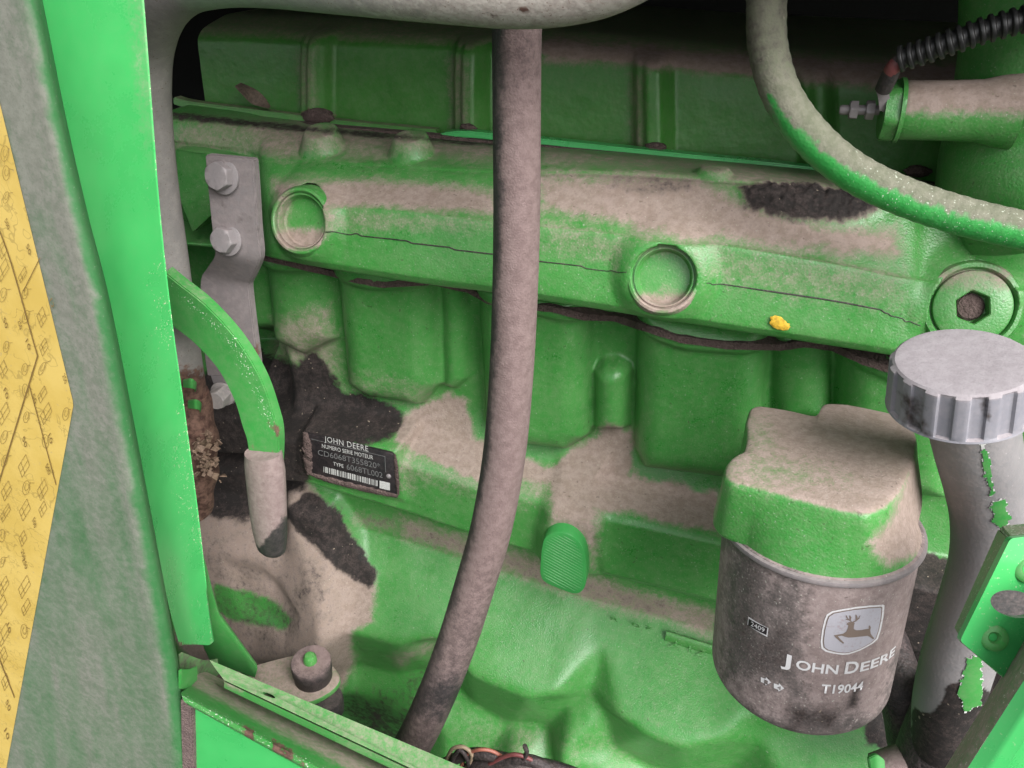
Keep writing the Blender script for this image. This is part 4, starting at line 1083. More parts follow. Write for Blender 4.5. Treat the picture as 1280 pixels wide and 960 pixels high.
# small capitals: first letters taller
def can_h(px, py): return oncan(px, py)
aJ, hJ = oncan(978, 830)
aT, hT_ = oncan(1026, 866)
aE, _ = oncan(1086, 834)
wJ = (aE - aJ) * RS * 1.30
can_text("J", (976, 830), wJ * .085, .0070, M_print)
def can_at(body, a0, h0, arclen, cap):
    lettering("lettering", body, lambda u, v: canpt(a0 + u * arclen / RS, h0 + v * cap), M_print, filt, bold=.022)
can_at("OHN", aJ + wJ * .115 / RS, hJ, wJ * .36, .0054)
can_at("D", aJ + wJ * .535 / RS, hJ, wJ * .125, .0070)
can_at("EERE", aJ + wJ * .68 / RS, hJ, wJ * .44, .0054)
can_at("T19044", aT, hT_, (oncan(1070, 862)[0] - aT) * RS * 1.22, .0052)
def canpoly(name, pxs, mat, lift, parent=filt, cuts=24):
    bm = bmesh.new()
    ah = [oncan(*p) for p in pxs]
    bm.faces.new([bm.verts.new((a, h, 0)) for a, h in ah])
    bmesh.ops.triangulate(bm, faces=list(bm.faces))
    a0 = min(a for a, _ in ah); a1 = max(a for a, _ in ah)
    n_ = max(2, int((a1 - a0) / .05))
    for k in range(1, n_):
        bmesh.ops.bisect_plane(bm, geom=list(bm.verts) + list(bm.edges) + list(bm.faces), plane_co=(a0 + (a1 - a0) * k / n_, 0, 0), plane_no=(1, 0, 0), dist=1e-7)
    for v in bm.verts: v.co = Vector(tuple(canpt(v.co.x, v.co.y, lift)))
    me = bpy.data.meshes.new(name); bm.to_mesh(me); bm.free()
    return link(name, me, mat, parent, False)
cr4 = lambda pts: [(880 + x / 3.69, 660 + y / 3.69) for x, y in pts]
sh = cr4([(556, 425), (566, 400), (590, 384), (640, 374), (700, 364), (765, 357), (826, 353), (833, 358), (828, 410), (816, 470), (802, 512), (780, 532), (720, 565), (670, 582), (640, 585), (600, 580), (560, 570), (542, 556), (538, 525), (545, 470)])
em = canpoly("emblem", sh, M_print, .0)
cx_, cy_ = np.mean(np.array(sh), axis=0)
ins_ = lambda k: [(cx_ + (x - cx_) * k, cy_ + (y - cy_) * k) for x, y in sh]
canpoly("emblem_line", ins_(.93), M_deer, .00015, em)
canpoly("emblem_field", ins_(.895), M_emblem, .0003, em)
deer = cr4([(655, 440), (664, 432), (676, 430), (686, 428), (693, 434), (690, 448), (688, 462), (700, 468), (725, 467), (745, 463), (757, 462), (757, 450), (762, 445), (767, 455), (764, 468), (766, 484), (774, 496), (783, 506), (776, 510), (764, 500), (752, 494), (738, 496), (715, 498), (690, 501), (664, 502), (650, 499), (634, 493), (616, 496), (630, 512), (645, 526), (640, 531), (622, 517), (604, 500), (598, 492), (612, 489), (640, 484), (655, 474), (662, 458), (664, 446)])
canpoly("deer", deer, M_deer, .00045, em)
for st in ([(686, 430), (700, 424), (712, 412), (718, 400)], [(706, 417), (716, 412)], [(700, 424), (704, 408), (698, 396)], [(678, 428), (664, 418), (656, 406), (655, 400)], [(668, 420), (652, 418)], [(672, 424), (676, 410), (670, 400)]):
    L_ = []; R_ = []
    for i, p in enumerate(st):
        q = np.array(st[min(i + 1, len(st) - 1)], float) - np.array(st[max(i - 1, 0)], float); q /= np.linalg.norm(q); w_ = 2.6 if i < len(st) - 1 else 1.6
        L_.append((p[0] - q[1] * w_, p[1] + q[0] * w_)); R_.append((p[0] + q[1] * w_, p[1] - q[0] * w_))
    canpoly("antler", cr4(L_ + R_[::-1]), M_deer, .00045, em)
# date box and the two turn arrows
bx4 = cr4([(204, 408), (297, 462), (292, 503), (200, 446)])
canpoly("date_box", bx4, M_print, .0)
mcx, mcy = np.mean(np.array(bx4), axis=0)
canpoly("date_field", [(mcx + (x - mcx) * .92, mcy + (y - mcy) * .80) for x, y in bx4], M_plate, .00015)
a0, h0 = oncan(*cr4([(218, 448)])[0]); a1, h1 = oncan(*cr4([(280, 480)])[0])
lettering("lettering", "2409", lambda u, v: canpt(a0 + (a1 - a0) * u, h0 + (h1 - h0) * u + v * .0026, .0004), M_print, filt)
for (ax_, ay_, ch) in [(262, 688, "1"), (322, 716, "4")]:
    ar = [(0, 0), (22, 8), (24, 0), (48, 24), (22, 38), (20, 30), (0, 22)]
    canpoly("turn_arrow", cr4([(ax_ + x, ay_ + y) for x, y in ar]), M_print, .0)
    q0 = oncan(*cr4([(ax_ + 16, ay_ + 26)])[0])
    lettering("lettering", ch, lambda u, v, q0=q0: canpt(q0[0] + u * .0016 / RS, q0[1] + v * .0024, .0002), M_filter, filt)

# ------------------------------------------------------------------ oil filler neck and cap
neck = thing("oil_filler_neck", "grey oil filler pipe with green chips, standing at the right under its cap", "filler pipe", tuple(W(1180, 900, .47)))
cdn = cdir(.20, .83, .52)              # down the neck
Ct = W(1204, 449, .300)
CR = .0253; CH = .0215
n0 = Ct + cdn * (CH * .6)
npath = [n0 + cdir(1, 0, 0) * .002, W(1222, 562, .330), W(1232, 606, .345), W(1238, 650, .358), W(1235, 705, .37), W(1216, 770, .385), W(1196, 830, .40), W(1184, 880, .42), W(1178, 930, .44)]
def neckattr(V_):
    g = patch(V_, [([(1140, 885), (1165, 895), (1185, 860), (1215, 850), (1250, 880), (1240, 990), (1130, 990)], 1.0, 3, 9)], seed=20)
    return {"grime_shade": g, "dust": patch(V_, [([(1150, 540), (1215, 545), (1230, 660), (1190, 660)], .5, 14, 12)], seed=21), "chip": np.full(len(V_), .12)}
tube("neck_pipe", npath, [.0168, .0168, .0168, .0166, .0168, .0170, .0170, .017, .016], M_neck, neck, 48, 160, attrfn=neckattr)
# paint chips: green layer showing, as thin flakes lying on the pipe
NG, NC = tubegrid(npath, [.0168, .0168, .0168, .0166, .0168, .0170, .0170, .017, .016], 180, 400)
NG += (NG - NC[:, None, :]) * .014
gx, gy, gdp = [a.reshape(NG.shape[:2]) for a in pix(NG.reshape(-1, 3))]
def chipmesh(name, polys, mat, grow=0.0, lift=0.0):
    f = np.full(gx.shape, 9e9)
    nz = (fbm(gx / 5, gy / 5, 3) - .5) * 12
    for pl_ in polys: f = np.minimum(f, psdf(gx.reshape(-1), gy.reshape(-1), pl_).reshape(gx.shape))
    ctr = NC[:, None, :]; nrm = NG - ctr; facing = ((CP - NG) * nrm).sum(-1) > 0
    on = (f + nz < grow) & facing
    idx = -np.ones(gx.shape, int); vs = []; fs = []
    for i in range(gx.shape[0] - 1):
        for j in range(gx.shape[1]):
            k = (j + 1) % gx.shape[1]
            if on[i, j] and on[i + 1, j] and on[i, k] and on[i + 1, k]:
                ids = []
                for (a, b) in ((i, j), (i, k), (i + 1, k), (i + 1, j)):
                    if idx[a, b] < 0:
                        idx[a, b] = len(vs); vs.append(NG[a, b] + nrm[a, b] * lift)
                    ids.append(int(idx[a, b]))
                fs.append(tuple(ids))
    # keep only the largest connected flake
    par = list(range(len(vs)))
    def find(a):
        while par[a] != a: par[a] = par[par[a]]; a = par[a]
        return a
    for f_ in fs:
        for b in f_[1:]: par[find(b)] = find(f_[0])
    cnt = {}
    for f_ in fs: cnt[find(f_[0])] = cnt.get(find(f_[0]), 0) + 1
    if not fs: return
    best = max(cnt, key=cnt.get); fs = [f_ for f_ in fs if find(f_[0]) == best]
    used = sorted({i for f_ in fs for i in f_}); mp = {o: i for i, o in enumerate(used)}
    return mesh(name, [vs[i] for i in used], [tuple(mp[i] for i in f_) for f_ in fs], mat, neck, True, None)
chp = [[(1222, 548), (1232, 548), (1240, 590), (1246, 614), (1238, 618), (1228, 590)], [(1238, 626), (1256, 622), (1264, 648), (1254, 662), (1240, 655)], [(1208, 824), (1230, 815), (1228, 880), (1208, 892), (1195, 868)]]
M_primer = plain("pale_primer", (.62, .62, .6), .6)
for c_ in chp:
    chipmesh("primer_edge", [c_], M_primer, .3, .0)
    chipmesh("paint_chip", [c_], M_frame, -.3, .012)
cap_ = thing("filler_cap", "round grey ribbed plastic cap on the oil filler, dusty on top", "cap", tuple(Ct + cdn * CH))
def capr(r, h, th):
    if h < -.0015 and h > -CH + .0012 and r > CR * .9:
        return r + .0007 * np.tanh(5 * np.sin(th * 15 + .6)) + .0003 * np.sin(th * 5)
    return r + th * 0
def capattr(V_):
    h = (np.asarray(V_) - Ct) @ (-cdn)
    return {"dust": np.clip(sstep(-.003, -.0005, h) * 1.0, 0, 1), "chip": .12 * sstep(-.003, -.005, h), "grime_shade": patch(V_, [([(1118, 480), (1150, 505), (1160, 545), (1130, 530)], .55, 10, 10), ([(1222, 495), (1240, 490), (1238, 530), (1228, 520)], .5, 4, 5)], seed=30)}
cp2 = [(0, -.0003), (CR * .5, -.0002), (CR * .86, 0), (CR * .94, -.0003), (CR * .975, -.0010)] + [(CR * (.985 + .02 * k / 12), -.0017 - k * (CH - .0035) / 12) for k in range(13)] + [(CR * 1.035, -CH + .0012), (CR * 1.045, -CH + .0004), (CR * 1.03, -CH), (CR * .8, -CH), (0, -CH)]
lathe("cap_body", Ct, -cdn, cp2, M_cap, cap_, 240, radfn=capr, attrfn=capattr, sharp=28)
tag(tube("black_hose_end", [W(1150, 960, .50), W(1140, 900, .48), W(1128, 862, .475), W(1118, 835, .48), W(1110, 800, .49)], [.016, .017, .016, .015, .012], M_black, None, 24, 40, roundend=True), "oily black hose end in the dark gap behind the filter", "hose")
tag(tube("black_lower_hose", [W(1160, 985, .46), W(1170, 940, .45), W(1182, 900, .445), W(1200, 860, .44)], [.021, .021, .019, .017], M_black, None, 28, 40), "oily black hose clamped round the foot of the filler pipe", "hose")

# ------------------------------------------------------------------ left: cowl side panel with decal
cowl = thing("cowl_panel", "dust streaked green side panel with a bright green door jamb at the left edge", "panel", tuple(U(150, 960, .2)))
edge = [(10, -160), (33, -80), (51, 0), (80, 145), (108, 268), (134, 370), (164, 520), (194, 680), (217, 805), (232, 900), (246, 1010), (262, 1110)]
jr = [(164, -160), (172, -80), (180, 0), (190, 130), (200, 260), (214, 390), (232, 520), (249, 650), (260, 750), (264, 796)]
def vrail(pts, dx, o, ny=160, y0=-150, y1=1100):
    y = np.linspace(y0, y1, ny); a = np.array(pts, float)
    c = catmull(np.c_[a, np.zeros(len(a))], 300)
    x = np.interp(y, c[:, 1], c[:, 0]) + dx
    return np.array([U(x[i], y[i], o) for i in range(ny)])
sk = np.array([vrail(edge, -420, .190), vrail(edge, -260, .196), vrail(edge, -150, .2005), vrail(edge, -70, .2030), vrail(edge, -34, .2040), vrail(edge, -22, .2045), vrail(edge, -14, .2038), vrail(edge, -6, .2015), vrail(edge, -1, .198), vrail(edge, 1, .194), vrail(edge, 2, .188)])
GS = np.stack([catmull(sk[:, i], 70) for i in range(160)], 0)
Vs = GS.reshape(-1, 3); sx, sy, _ = pix(Vs)
ex = np.interp(sy, [p[1] for p in edge], [p[0] for p in edge])
u_ = ex - sx
strk = fbm((u_ + sy * .02) / 13, sy / 95, 4)
sdust = sstep(8, 22, u_ + (fbm(sx / 12, sy / 30) - .5) * 16) * np.clip(.76 + (strk - .5) * .6 - .20 * sstep(350, 700, sy), 0.08, 1)
gridmesh("outer_skin", GS, M_skin, cowl, attrs={"dust": sdust, "chip": .15 * sstep(20, 5, u_)})
Ej = vrail(edge, 2, .190, 150, -150, 806); Jj = vrail(jr, 0, .146, 150, -150, 806)
tt = np.linspace(0, 1, 40)
JG = np.zeros((150, 46, 3))
for i in range(150):
    line = Ej[i][None] * (1 - tt[:, None]) + Jj[i][None] * tt[:, None]
    belly = np.sin(tt * np.pi) * .004
    line[:, 0] -= belly
    JG[i, :40] = line
    d = Jj[i] - Ej[i]; d /= np.linalg.norm(d)
    for k in range(6): JG[i, 40 + k] = Jj[i] + d * .0012 * math.sin(k / 5 * 1.57) + np.array([-.0034 * (1 - math.cos(k / 5 * 1.57)) - .0006 * k, 0, 0])
# rounded lower corner that turns inwards
for i in range(138, 150):
    f = (i - 138) / 11.0
    JG[i, :, 2] += 0.0
    cl = sstep(.72, 1.0, np.linspace(0, 1, 46)) * f ** 2
    JG[i, :, 2] += cl * .008
    JG[i, :, 0] += f ** 2 * .003
jx, jy, _ = pix(JG.reshape(-1, 3))
je = np.interp(jy, [p[1] for p in jr], [p[0] for p in jr])
dj = je - jx
jchip = (.22 * sstep(22, 3, np.abs(dj - 12)) + .16 * sstep(80, 20, dj)) * (.35 + .65 * sstep(150, 420, jy)) * sstep(.38, .6, fbm(jx / 25, jy / 40)) + .4 * sstep(3.5, 0, np.abs(dj))
jrust = patch(JG.reshape(-1, 3), [([(218, 800), (245, 806), (245, 816), (218, 814)], .7, 5, 4)])
gridmesh("door_jamb", JG, M_sheet, cowl, sharp=None, attrs={"chip": jchip, "rust": jrust, "dust": .30 * sstep(45, 5, dj) * sstep(300, 100, jy)})
# decal -------------------------------------------------------------
ysk = np.linspace(-150, 1100, 160)
def onskin(px, py, lift=.0004):
    lo = .1985; o = .2
    for _ in range(12):
        e = np.interp(py, [p[1] for p in edge], [p[0] for p in edge]); u = e - px
        o = np.interp(u, [6, 14, 22, 34, 70, 150, 260, 420], [.2015, .2038, .2045, .2040, .2030, .2005, .196, .190])
    return U(px, py, o + lift)
dec = thing("service_decal", "yellow service chart sticker with black line drawings on the side panel", "decal", tuple(onskin(40, 940)))
def decal_right(y): return np.interp(y, [100, 130, 505, 960, 1000, 1080], [-8, 0, 92, 8, 0, -20])
Yd = np.linspace(60, 1080, 140); Td = np.linspace(0, 1, 24)
DG = np.array([[onskin(-150 + (decal_right(y) + 150) * t, y) for t in Td] for y in Yd])
tdec = NT("yellow_decal")
n_ = tdec.noise(30, 4, .6); n2_ = tdec.noise(400, 3, .6)
yc = tdec.mix(tdec.ramp(n_, .35, .65), (.50, .355, .085), (.56, .41, .115))
# the chart's fine drawings: thin contour lines of a warped field
def contour(scale, freq, off, a, b):
    nn = tdec.noise(scale, 2.5, .55, off); f = tdec.math('FRACT', tdec.math('MULTIPLY', nn, freq)); return tdec.ramp(tdec.math('ABSOLUTE', tdec.math('SUBTRACT', f, .5)), a, b, 1.0, 0.0)
blk = tdec.ramp(tdec.noise(42, 2, .5, 11.), .44, .56)
ln = tdec.math('MULTIPLY', contour(75, 5., 5., .02, .085), blk)
ln2 = tdec.math('MULTIPLY', contour(140, 3., 15., .015, .06), tdec.ramp(tdec.noise(55, 2, .5, 19.), .5, .6))
yc = tdec.mix(tdec.math('MULTIPLY', tdec.math('MAXIMUM', ln, ln2), .34), yc, (.12, .085, .03))
yc = tdec.mix(tdec.ramp(n2_, .62, .75, 0, .5), yc, (.35, .27, .15))
tdec.l.new(yc, tdec.b.inputs["Base Color"]); tdec.b.inputs["Roughness"].default_value = .5
M_decal = tdec.m
gridmesh("sticker", DG, M_decal, dec)
def decline(pts, w, name="chart_line", n_=40):
    c = catmull(np.array([[p[0], p[1], 0] for p in pts], float), n_)
    T = np.gradient(c[:, :2], axis=0); T /= np.linalg.norm(T, axis=1)[:, None]
    A_ = [onskin(c[i, 0] - T[i, 1] * w / 2, c[i, 1] + T[i, 0] * w / 2, .0009) for i in range(n_)]
    B_ = [onskin(c[i, 0] + T[i, 1] * w / 2, c[i, 1] - T[i, 0] * w / 2, .0009) for i in range(n_)]
    gridmesh(name, np.stack([np.array(A_), np.array(B_)], 1), M_ink, dec)
decline([(-60, 180), (0, 290), (47, 445)], 1.6); decline([(47, 445), (0, 598), (-20, 660)], 1.8); decline([(29, 364), (50, 322)], 1.0)
decline([(36, 480), (70, 606)], 1.2); decline([(-10, 800), (18, 872)], 1.4)
random.seed(5)
E1 = np.array([.62, -1.0]); E2 = np.array([.45, 1.25])      # the chart's isometric directions as they lie on the panel
def iso(o_, a_, b_): return tuple(np.array(o_) + E1 * a_ + E2 * b_)
def clipx(p): return (min(p[0], decal_right(p[1]) - 2.5), p[1])
for y in np.arange(160, 950, 30):
    for x in np.arange(4, decal_right(y) - 10, 25):
        o_ = (x + random.uniform(-2, 4), y + random.uniform(-4, 4)); w_ = random.uniform(5, 9); h_ = random.uniform(3, 6)
        kind = random.random()
        if kind < .45:
            for k_ in (0, .35 + .3 * random.random(), 1):
                decline([clipx(iso(o_, -w_, -h_ + 2 * h_ * k_)), clipx(iso(o_, w_, -h_ + 2 * h_ * k_))], .45, "chart_drawing", 6)
            for k_ in (-1, -.3, 1): decline([clipx(iso(o_, w_ * k_, -h_)), clipx(iso(o_, w_ * k_, h_))], .45, "chart_drawing", 6)
        elif kind < .8:
            ring_ = [clipx(iso(o_, w_ * .8 * math.cos(t) , h_ * math.sin(t) )) for t in np.linspace(0, 6.28, 14)]
            decline(ring_, .45, "chart_drawing", 30)
            ring_ = [clipx(iso(o_, w_ * .45 * math.cos(t) + 1, h_ * .5 * math.sin(t) )) for t in np.linspace(0, 5, 10)]
            decline(ring_, .4, "chart_drawing", 20)
            decline([clipx(iso(o_, w_ * .8, 0)), clipx(iso(o_, w_ * 1.6, h_))], .45, "chart_drawing", 6)
        else:
            lettering("figure", random.choice(["10", "250", "50", "500", "8"]), lambda u, v, o_=o_: onskin(*clipx((o_[0] + 4 * u + v * 3.0, o_[1] + 12 * u - v * 4.5)), .0011), M_ink, dec)
for (x, y) in [(62, 376), (40, 495), (26, 690), (78, 470), (8, 782), (40, 650), (22, 402), (60, 545)]:
    b_ = random.choice(["12", "50", "250", "8", "10", "500"])
    lettering("figure", b_, lambda u, v, x=x, y=y: onskin(x + 3 * u + v * 3.0, y + 11 * u - v * 4.5, .0011), M_ink, dec)

# ------------------------------------------------------------------ lower left: gusset, sill rail, lower panel
gus = plate("gusset_plate", [U(x, y, .128) for x, y in [(255, 700), (266, 742), (274, 770), (322, 836), (319, 848), (262, 826), (250, 800)]], (-.003, .004, 0), M_frame, None, bevel=.0008)
tag(gus, "triangular green gusset plate behind the foot of the jamb", "gusset")
sill = thing("sill_rail", "green folded sheet rail with chipped rusty lip at bottom left", "rail", tuple(U(300, 960, .2)))
def rl(L, Rr, o): return np.array([U(L[0] + (Rr[0] - L[0]) * t, L[1] + (Rr[1] - L[1]) * t, o) for t in np.linspace(0, 1, 160)])
def strip(name, rails_, mat, attrfn=None, sub=6):
    R_ = np.array(rails_); out = []
    for a, b in zip(R_[:-1], R_[1:]):
        for k in range(sub): out.append(a * (1 - k / sub) + b * (k / sub))
    out.append(R_[-1]); Gd = np.array(out).transpose(1, 0, 2)
    return gridmesh(name, Gd, mat, sill, sharp=35, attrs=attrfn(Gd.reshape(-1, 3)) if attrfn else None)
def railattr(V_):
    px, py, _ = pix(V_)
    return {"chip": np.full(len(px), .14), "dust": np.clip(patch(V_, [([(262, 824), (300, 836), (300, 862), (270, 855)], .7, 6, 8), ([(420, 885), (600, 960), (600, 1010), (420, 930)], .35, 10, 10)], seed=40), 0, 1), "rust": patch(V_, [([(270, 838), (285, 838), (285, 852), (270, 852)], .6, 4, 4), ([(380, 905), (408, 905), (408, 915), (380, 915)], .35, 4, 4)], seed=41)}
s_a = rl((262, 825), (640, 985), .170); s_b = rl((280, 850), (640, 1020), .182); s_b2 = rl((280.5, 852), (640, 1023), .1832); s_c = rl((280, 860), (640, 1034), .183)
# flange as a real bar with a drilled hole
flo = [U(262, 825, .170), U(268, 834, .174), U(280, 850, .182), U(640, 1020, .182), U(640, 985, .170)]
hc = U(336, 869, .1775); ha = np.array(U(345, 872, .178)) - hc; hb = np.array(U(337, 872, .1795)) - hc
hol = [hc + ha * math.cos(t) * .9 + hb * math.sin(t) * .9 for t in np.linspace(0, 2 * math.pi, 18, endpoint=False)]
fo = plate("rail_flange", flo, (0, .001, -.003), M_frame, sill, holes=[hol], bevel=.0)
def addattrs(o, fn):
    co = np.empty(len(o.data.vertices) * 3, np.float32); o.data.vertices.foreach_get("co", co)
    for k, a in fn(co.reshape(-1, 3).astype(float)).items():
        at_ = o.data.attributes.new(k, 'FLOAT', 'POINT'); at_.data.foreach_set("value", np.asarray(a, np.float32))
addattrs(fo, lambda V_: {"chip": np.full(len(V_), .05), "dust": np.full(len(V_), .10)})
strip("rail_web", [s_b2, s_c, rl((262, 850), (640, 1022), .160), rl((258, 866), (640, 1046), .158)], M_frame, railattr)
def lipattr2(V_):
    px, py, _ = pix(V_)
    l = 866 + (px - 225) * .525
    on = sstep(14, 3, np.abs(py - l - 5))
    seg = sstep(.42, .6, fbm(px / 22, px * 0 + 4))
    return {"chip": .45 * on, "rust": np.clip(on * seg * sstep(250, 320, px) * .8, 0, 1), "dust": .62 * sstep(-6, -22, py - l)}
strip("rail_trough", [rl((250, 836), (640, 1020), .160), rl((240, 856), (640, 1045), .185), rl((226, 866), (640, 1084), .204), rl((227, 869), (640, 1088), .206), rl((230, 877), (640, 1098), .2065), rl((236, 882), (640, 1104), .203)], M_frame, lipattr2)
lw = np.array([U(x, y, .200) for x, y in [(239, 884), (640, 1100), (640, 1180), (239, 1180)]])
plate("lower_panel", list(lw), (0, .003, 0), M_sheet, sill, bevel=.0005)
slab("edge_seal", [U(225, 876, .203), U(227, 960, .203), U(230, 1080, .203)], [U(240, 884, .203), U(242, 960, .203), U(244, 1080, .203)], (0, .006, 0), M_dirt, sill, 4, 40, attrfn=lambda V_: {"dust": np.full(len(V_), .9)})
slab("end_tab", [U(222, 838, .200), U(232, 838, .192), U(243, 834, .182)], [U(222, 862, .200), U(232, 862, .192), U(243, 852, .182)], (.001, .002, 0), M_frame, sill, 4, 16)
slab("jamb_foot", [U(222, 818, .185), U(250, 828, .165), U(268, 826, .150)], [U(224, 842, .185), U(250, 852, .165), U(270, 846, .150)], (.001, .003, 0), M_frame, sill, 4, 16, attrfn=lambda V_: {"dust": np.full(len(V_), .4), "grime_shade": np.full(len(V_), .35)})

# ------------------------------------------------------------------ rubber mount on its bracket
zb = U(385, 850, .115)[2]
bp = [(300, 838), (330, 828), (378, 817), (405, 822), (424, 843), (422, 856), (408, 868), (388, 877), (372, 876), (330, 858)]
tab = thing("mount_bracket", "dusty flat bracket tab carrying the rubber buffer at lower left", "bracket", tuple(V(370, 860, zb)))
plate("tab_plate", list(catmull(np.array([V(x, y, zb) for x, y in bp + [bp[0]]]), 60)[:-1]), (0, 0, -.005), coated("dusty_tab_paint", GREEN, .4, (.5, .95), .75, .3, 500, film=.15), tab, bevel=.0012)
ruc = V(392, 846, zb)
rb = thing("rubber_buffer", "round rubber buffer with a green bolt tip on the lower left bracket tab", "buffer", tuple(ruc))
rr_ = 24.5 * mpp(ruc)
def rubattr(V_):
    A_ = np.asarray(V_); tp = sstep(.0174, .0180, A_[:, 2] - ruc[2] + .05 * 0)
    return {"dust": np.clip(.22 + .75 * tp * sstep(-.6, .1, (A_[:, 0] - ruc[0]) / rr_), 0, 1)}
lathe("buffer_body", ruc, (.05, -.06, 1), [(0, 0), (rr_ * .92, 0), (rr_ * .95, .001), (rr_ * .95, .0075), (rr_ * .97, .0080), (rr_ * .99, .0085), (rr_ * .99, .0172), (rr_ * .96, .0180), (0, .0182)], M_rubber, rb, 40, attrfn=rubattr)
lathe("bolt_tip", ruc + np.array([0.0005, -.001, .0180]), (.05, -.06, 1), [(rr_ * .34, 0), (rr_ * .32, .0045), (rr_ * .22, .0065), (0, .0070)], M_cast, rb, 20)
lathe("lower_buffer", V(405, 866, zb) + np.array([0, 0, -.0055]), (0, 0, -1), [(0, 0), (rr_ * .85, 0), (rr_ * .9, .004), (rr_ * .85, .014), (rr_ * .6, .017), (0, .018)], M_rubber, rb, 36)

# ------------------------------------------------------------------ lower right: latch bracket and door frame
lat_ = thing("latch_bracket", "green folded bracket with an oval slot and rivets at the right edge", "bracket", tuple(W(1258, 850, .28)))
fo_ = [(1263, 673), (1345, 664), (1350, 720), (1260, 852), (1200, 801)]
D0 = .275
def BW(px, py, extra=0.0):
    return W(px, py, D0 + (py - 760) * .00004 + (px - 1240) * .00002 + extra)
# slightly rounded corners
def roundpoly(P_, r, k=4):
    out = []; n_ = len(P_)
    for i in range(n_):
        p = np.array(P_[i], float); a = np.array(P_[i - 1], float) - p; b = np.array(P_[(i + 1) % n_], float) - p
        a /= np.linalg.norm(a); b /= np.linalg.norm(b)
        for t in np.linspace(0, 1, k):
            q = p + a * r * (1 - t) ** 2 + b * r * t ** 2; out.append(tuple(q))
    return out
slot = [(1268 + 30 * math.cos(t) * (1.0) , 755 + 17 * math.sin(t) + 4 * math.cos(t)) for t in np.linspace(0, 2 * math.pi, 28, endpoint=False)]
fr_ = plate("bracket_face", [BW(*p) for p in roundpoly(fo_, 5)], cdir(.1, .0, 1) * .003, M_sheet, lat_, holes=[[BW(*p) for p in slot]], bevel=0)
addattrs(fr_, lambda V_: {"chip": np.full(len(V_), .22)})
slab("bracket_side", [BW(1263, 673, .001), BW(1200, 801, .001)], [BW(1248, 660, .026), BW(1192, 786, .026)], cdir(1, .3, .2) * .002, M_frame, lat_, 4, 30, attrfn=lambda V_: {"dust": np.full(len(V_), .35), "chip": np.full(len(V_), .3)})
slab("bracket_top", [BW(1263, 673, .001), BW(1345, 664, .001)], [BW(1250, 657, .024), BW(1345, 648, .024)], cdir(0, 1, .3) * .002, M_frame, lat_, 4, 16, attrfn=lambda V_: {"chip": np.full(len(V_), .45), "dust": np.full(len(V_), .3)})
slab("slot_backing", [BW(1235, 725, .034), BW(1330, 715, .034)], [BW(1235, 790, .034), BW(1330, 780, .034)], cdir(0, 0, 1) * .002, M_grip, lat_, 4, 16)
for (x, y) in [(1242, 797), (1284, 712)]:
    c = BW(x, y, -.0002)
    lathe("rivet", c, cdir(-.25, -.15, -1), [(.0048, -.001), (.0047, .0006), (.0038, .0013), (.0022, .0014), (.0016, .0006), (.0013, -.0008), (0, -.001)], M_frame, lat_, 28)
dfr = thing("door_frame_rail", "green folded frame rail crossing the lower right corner", "rail", tuple(W(1240, 960, .27)))
def fstrip(name, rails_, mat, attrfn=None):
    Rr = np.array([[np.array(a) * (1 - t) + np.array(b) * t for t in np.linspace(0, 1, 80)] for a, b in rails_]); out = []
    for a, b in zip(Rr[:-1], Rr[1:]):
        for k in range(5): out.append(a * (1 - k / 5) + b * (k / 5))
    out.append(Rr[-1]); Gd = np.array(out).transpose(1, 0, 2)
    return gridmesh(name, Gd, mat, dfr, sharp=35, attrs=attrfn(Gd.reshape(-1, 3)) if attrfn else None)
fstrip("rail_edge", [(W(1150, 1010, .300), W(1330, 720, .270)), (W(1172, 1000, .272), W(1330, 752, .252)), (W(1186, 996, .268), W(1330, 772, .248))], M_frame, lambda V_: {"dust": np.full(len(V_), .62), "chip": np.full(len(V_), .25)})
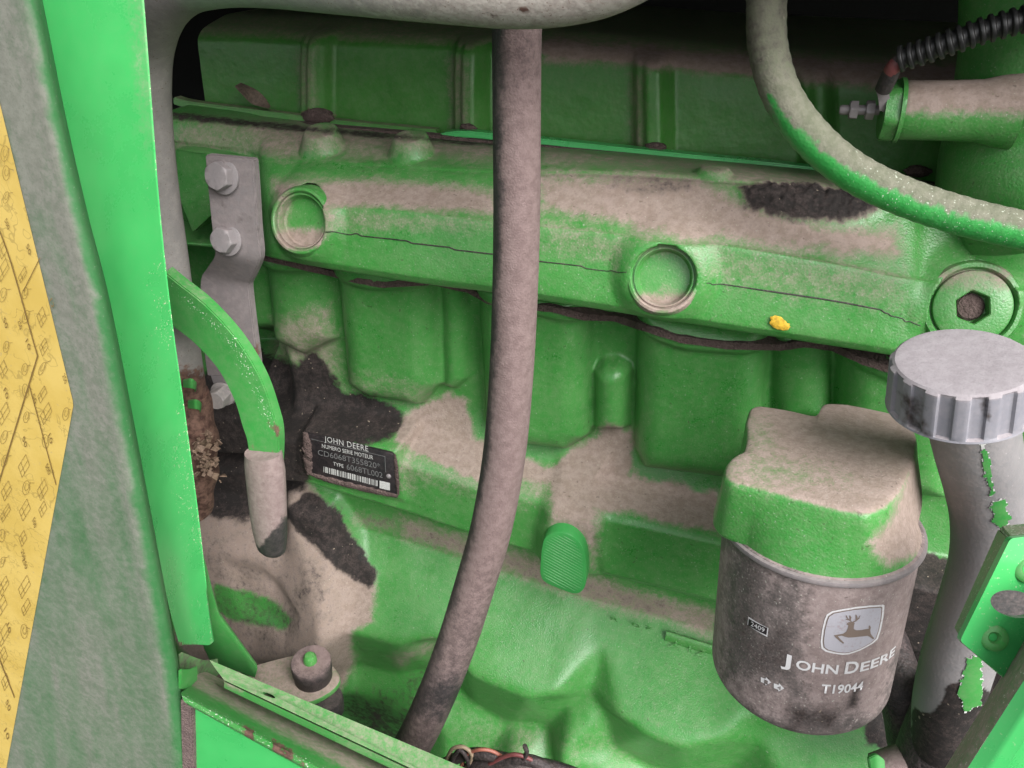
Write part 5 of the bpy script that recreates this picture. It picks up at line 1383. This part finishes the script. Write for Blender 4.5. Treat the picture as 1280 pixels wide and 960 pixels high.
fstrip("rail_face", [(W(1186.5, 996, .268), W(1330, 772.5, .248)), (W(1212, 1000, .264), W(1330, 812, .246)), (W(1232, 1004, .263), W(1330, 842, .246))], M_sheet, lambda V_: {"chip": np.full(len(V_), .14)})
fstrip("rail_return", [(W(1232, 1004, .2632), W(1330, 842.5, .2462)), (W(1240, 1010, .268), W(1340, 848, .25)), (W(1400, 1040, .285), W(1400, 880, .28))], M_sheet, lambda V_: {"chip": np.full(len(V_), .1)})

# ------------------------------------------------------------------ bottom: wires, stub pipe
wl_ = thing("wire_bundle", "loose bundle of black, red and tan wires at the bottom edge", "wires", tuple(U(610, 960, .11)))
def wire(pts, r, mat): tube("wire", [U(*p) for p in pts], [r] * 3, mat, wl_, 10, 60)
wire([(545, 960, .115), (575, 946, .118), (600, 942, .119), (640, 950, .118), (690, 958, .116), (740, 975, .116)], .0042, M_black)
wire([(560, 975, .118), (590, 958, .12), (620, 955, .12), (660, 950, .12), (700, 966, .118)], .0040, M_black)
wire([(575, 960, .12), (585, 943, .121), (600, 937, .122), (618, 940, .12), (640, 955, .118)], .0013, M_copper)
wire([(558, 950, .12), (566, 936, .122), (580, 934, .122), (590, 945, .122), (582, 962, .121)], .0014, M_tan)
wire([(562, 964, .121), (568, 945, .123), (576, 938, .123), (584, 950, .123), (588, 968, .12)], .0016, M_black)
wire([(650, 958, .121), (658, 942, .122), (656, 932, .122)], .0016, M_black)
wire([(600, 962, .121), (630, 946, .122), (650, 944, .122), (675, 955, .12)], .0015, M_red)
wire([(610, 966, .122), (640, 958, .123), (680, 962, .121)], .0030, M_rubber)
stp = thing("stub_pipe", "dusty pinkish pipe end with a small green tab at the bottom edge", "pipe", tuple(W(1140, 960, .46)))
tube("pipe_end", [W(1098, 968, .46), W(1130, 958, .455), W(1170, 948, .45), W(1230, 940, .45)], [.012, .0125, .013, .013], M_grip, stp, 24, 40, attrfn=lambda V_: {"dust": np.full(len(V_), .9)})
slab("green_tab", [W(1086, 948, .447), W(1096, 944, .445), W(1106, 950, .445)], [W(1090, 975, .447), W(1098, 975, .445), W(1108, 975, .445)], cdir(0, 0, 1) * .003, M_frame, stp, 3, 16)
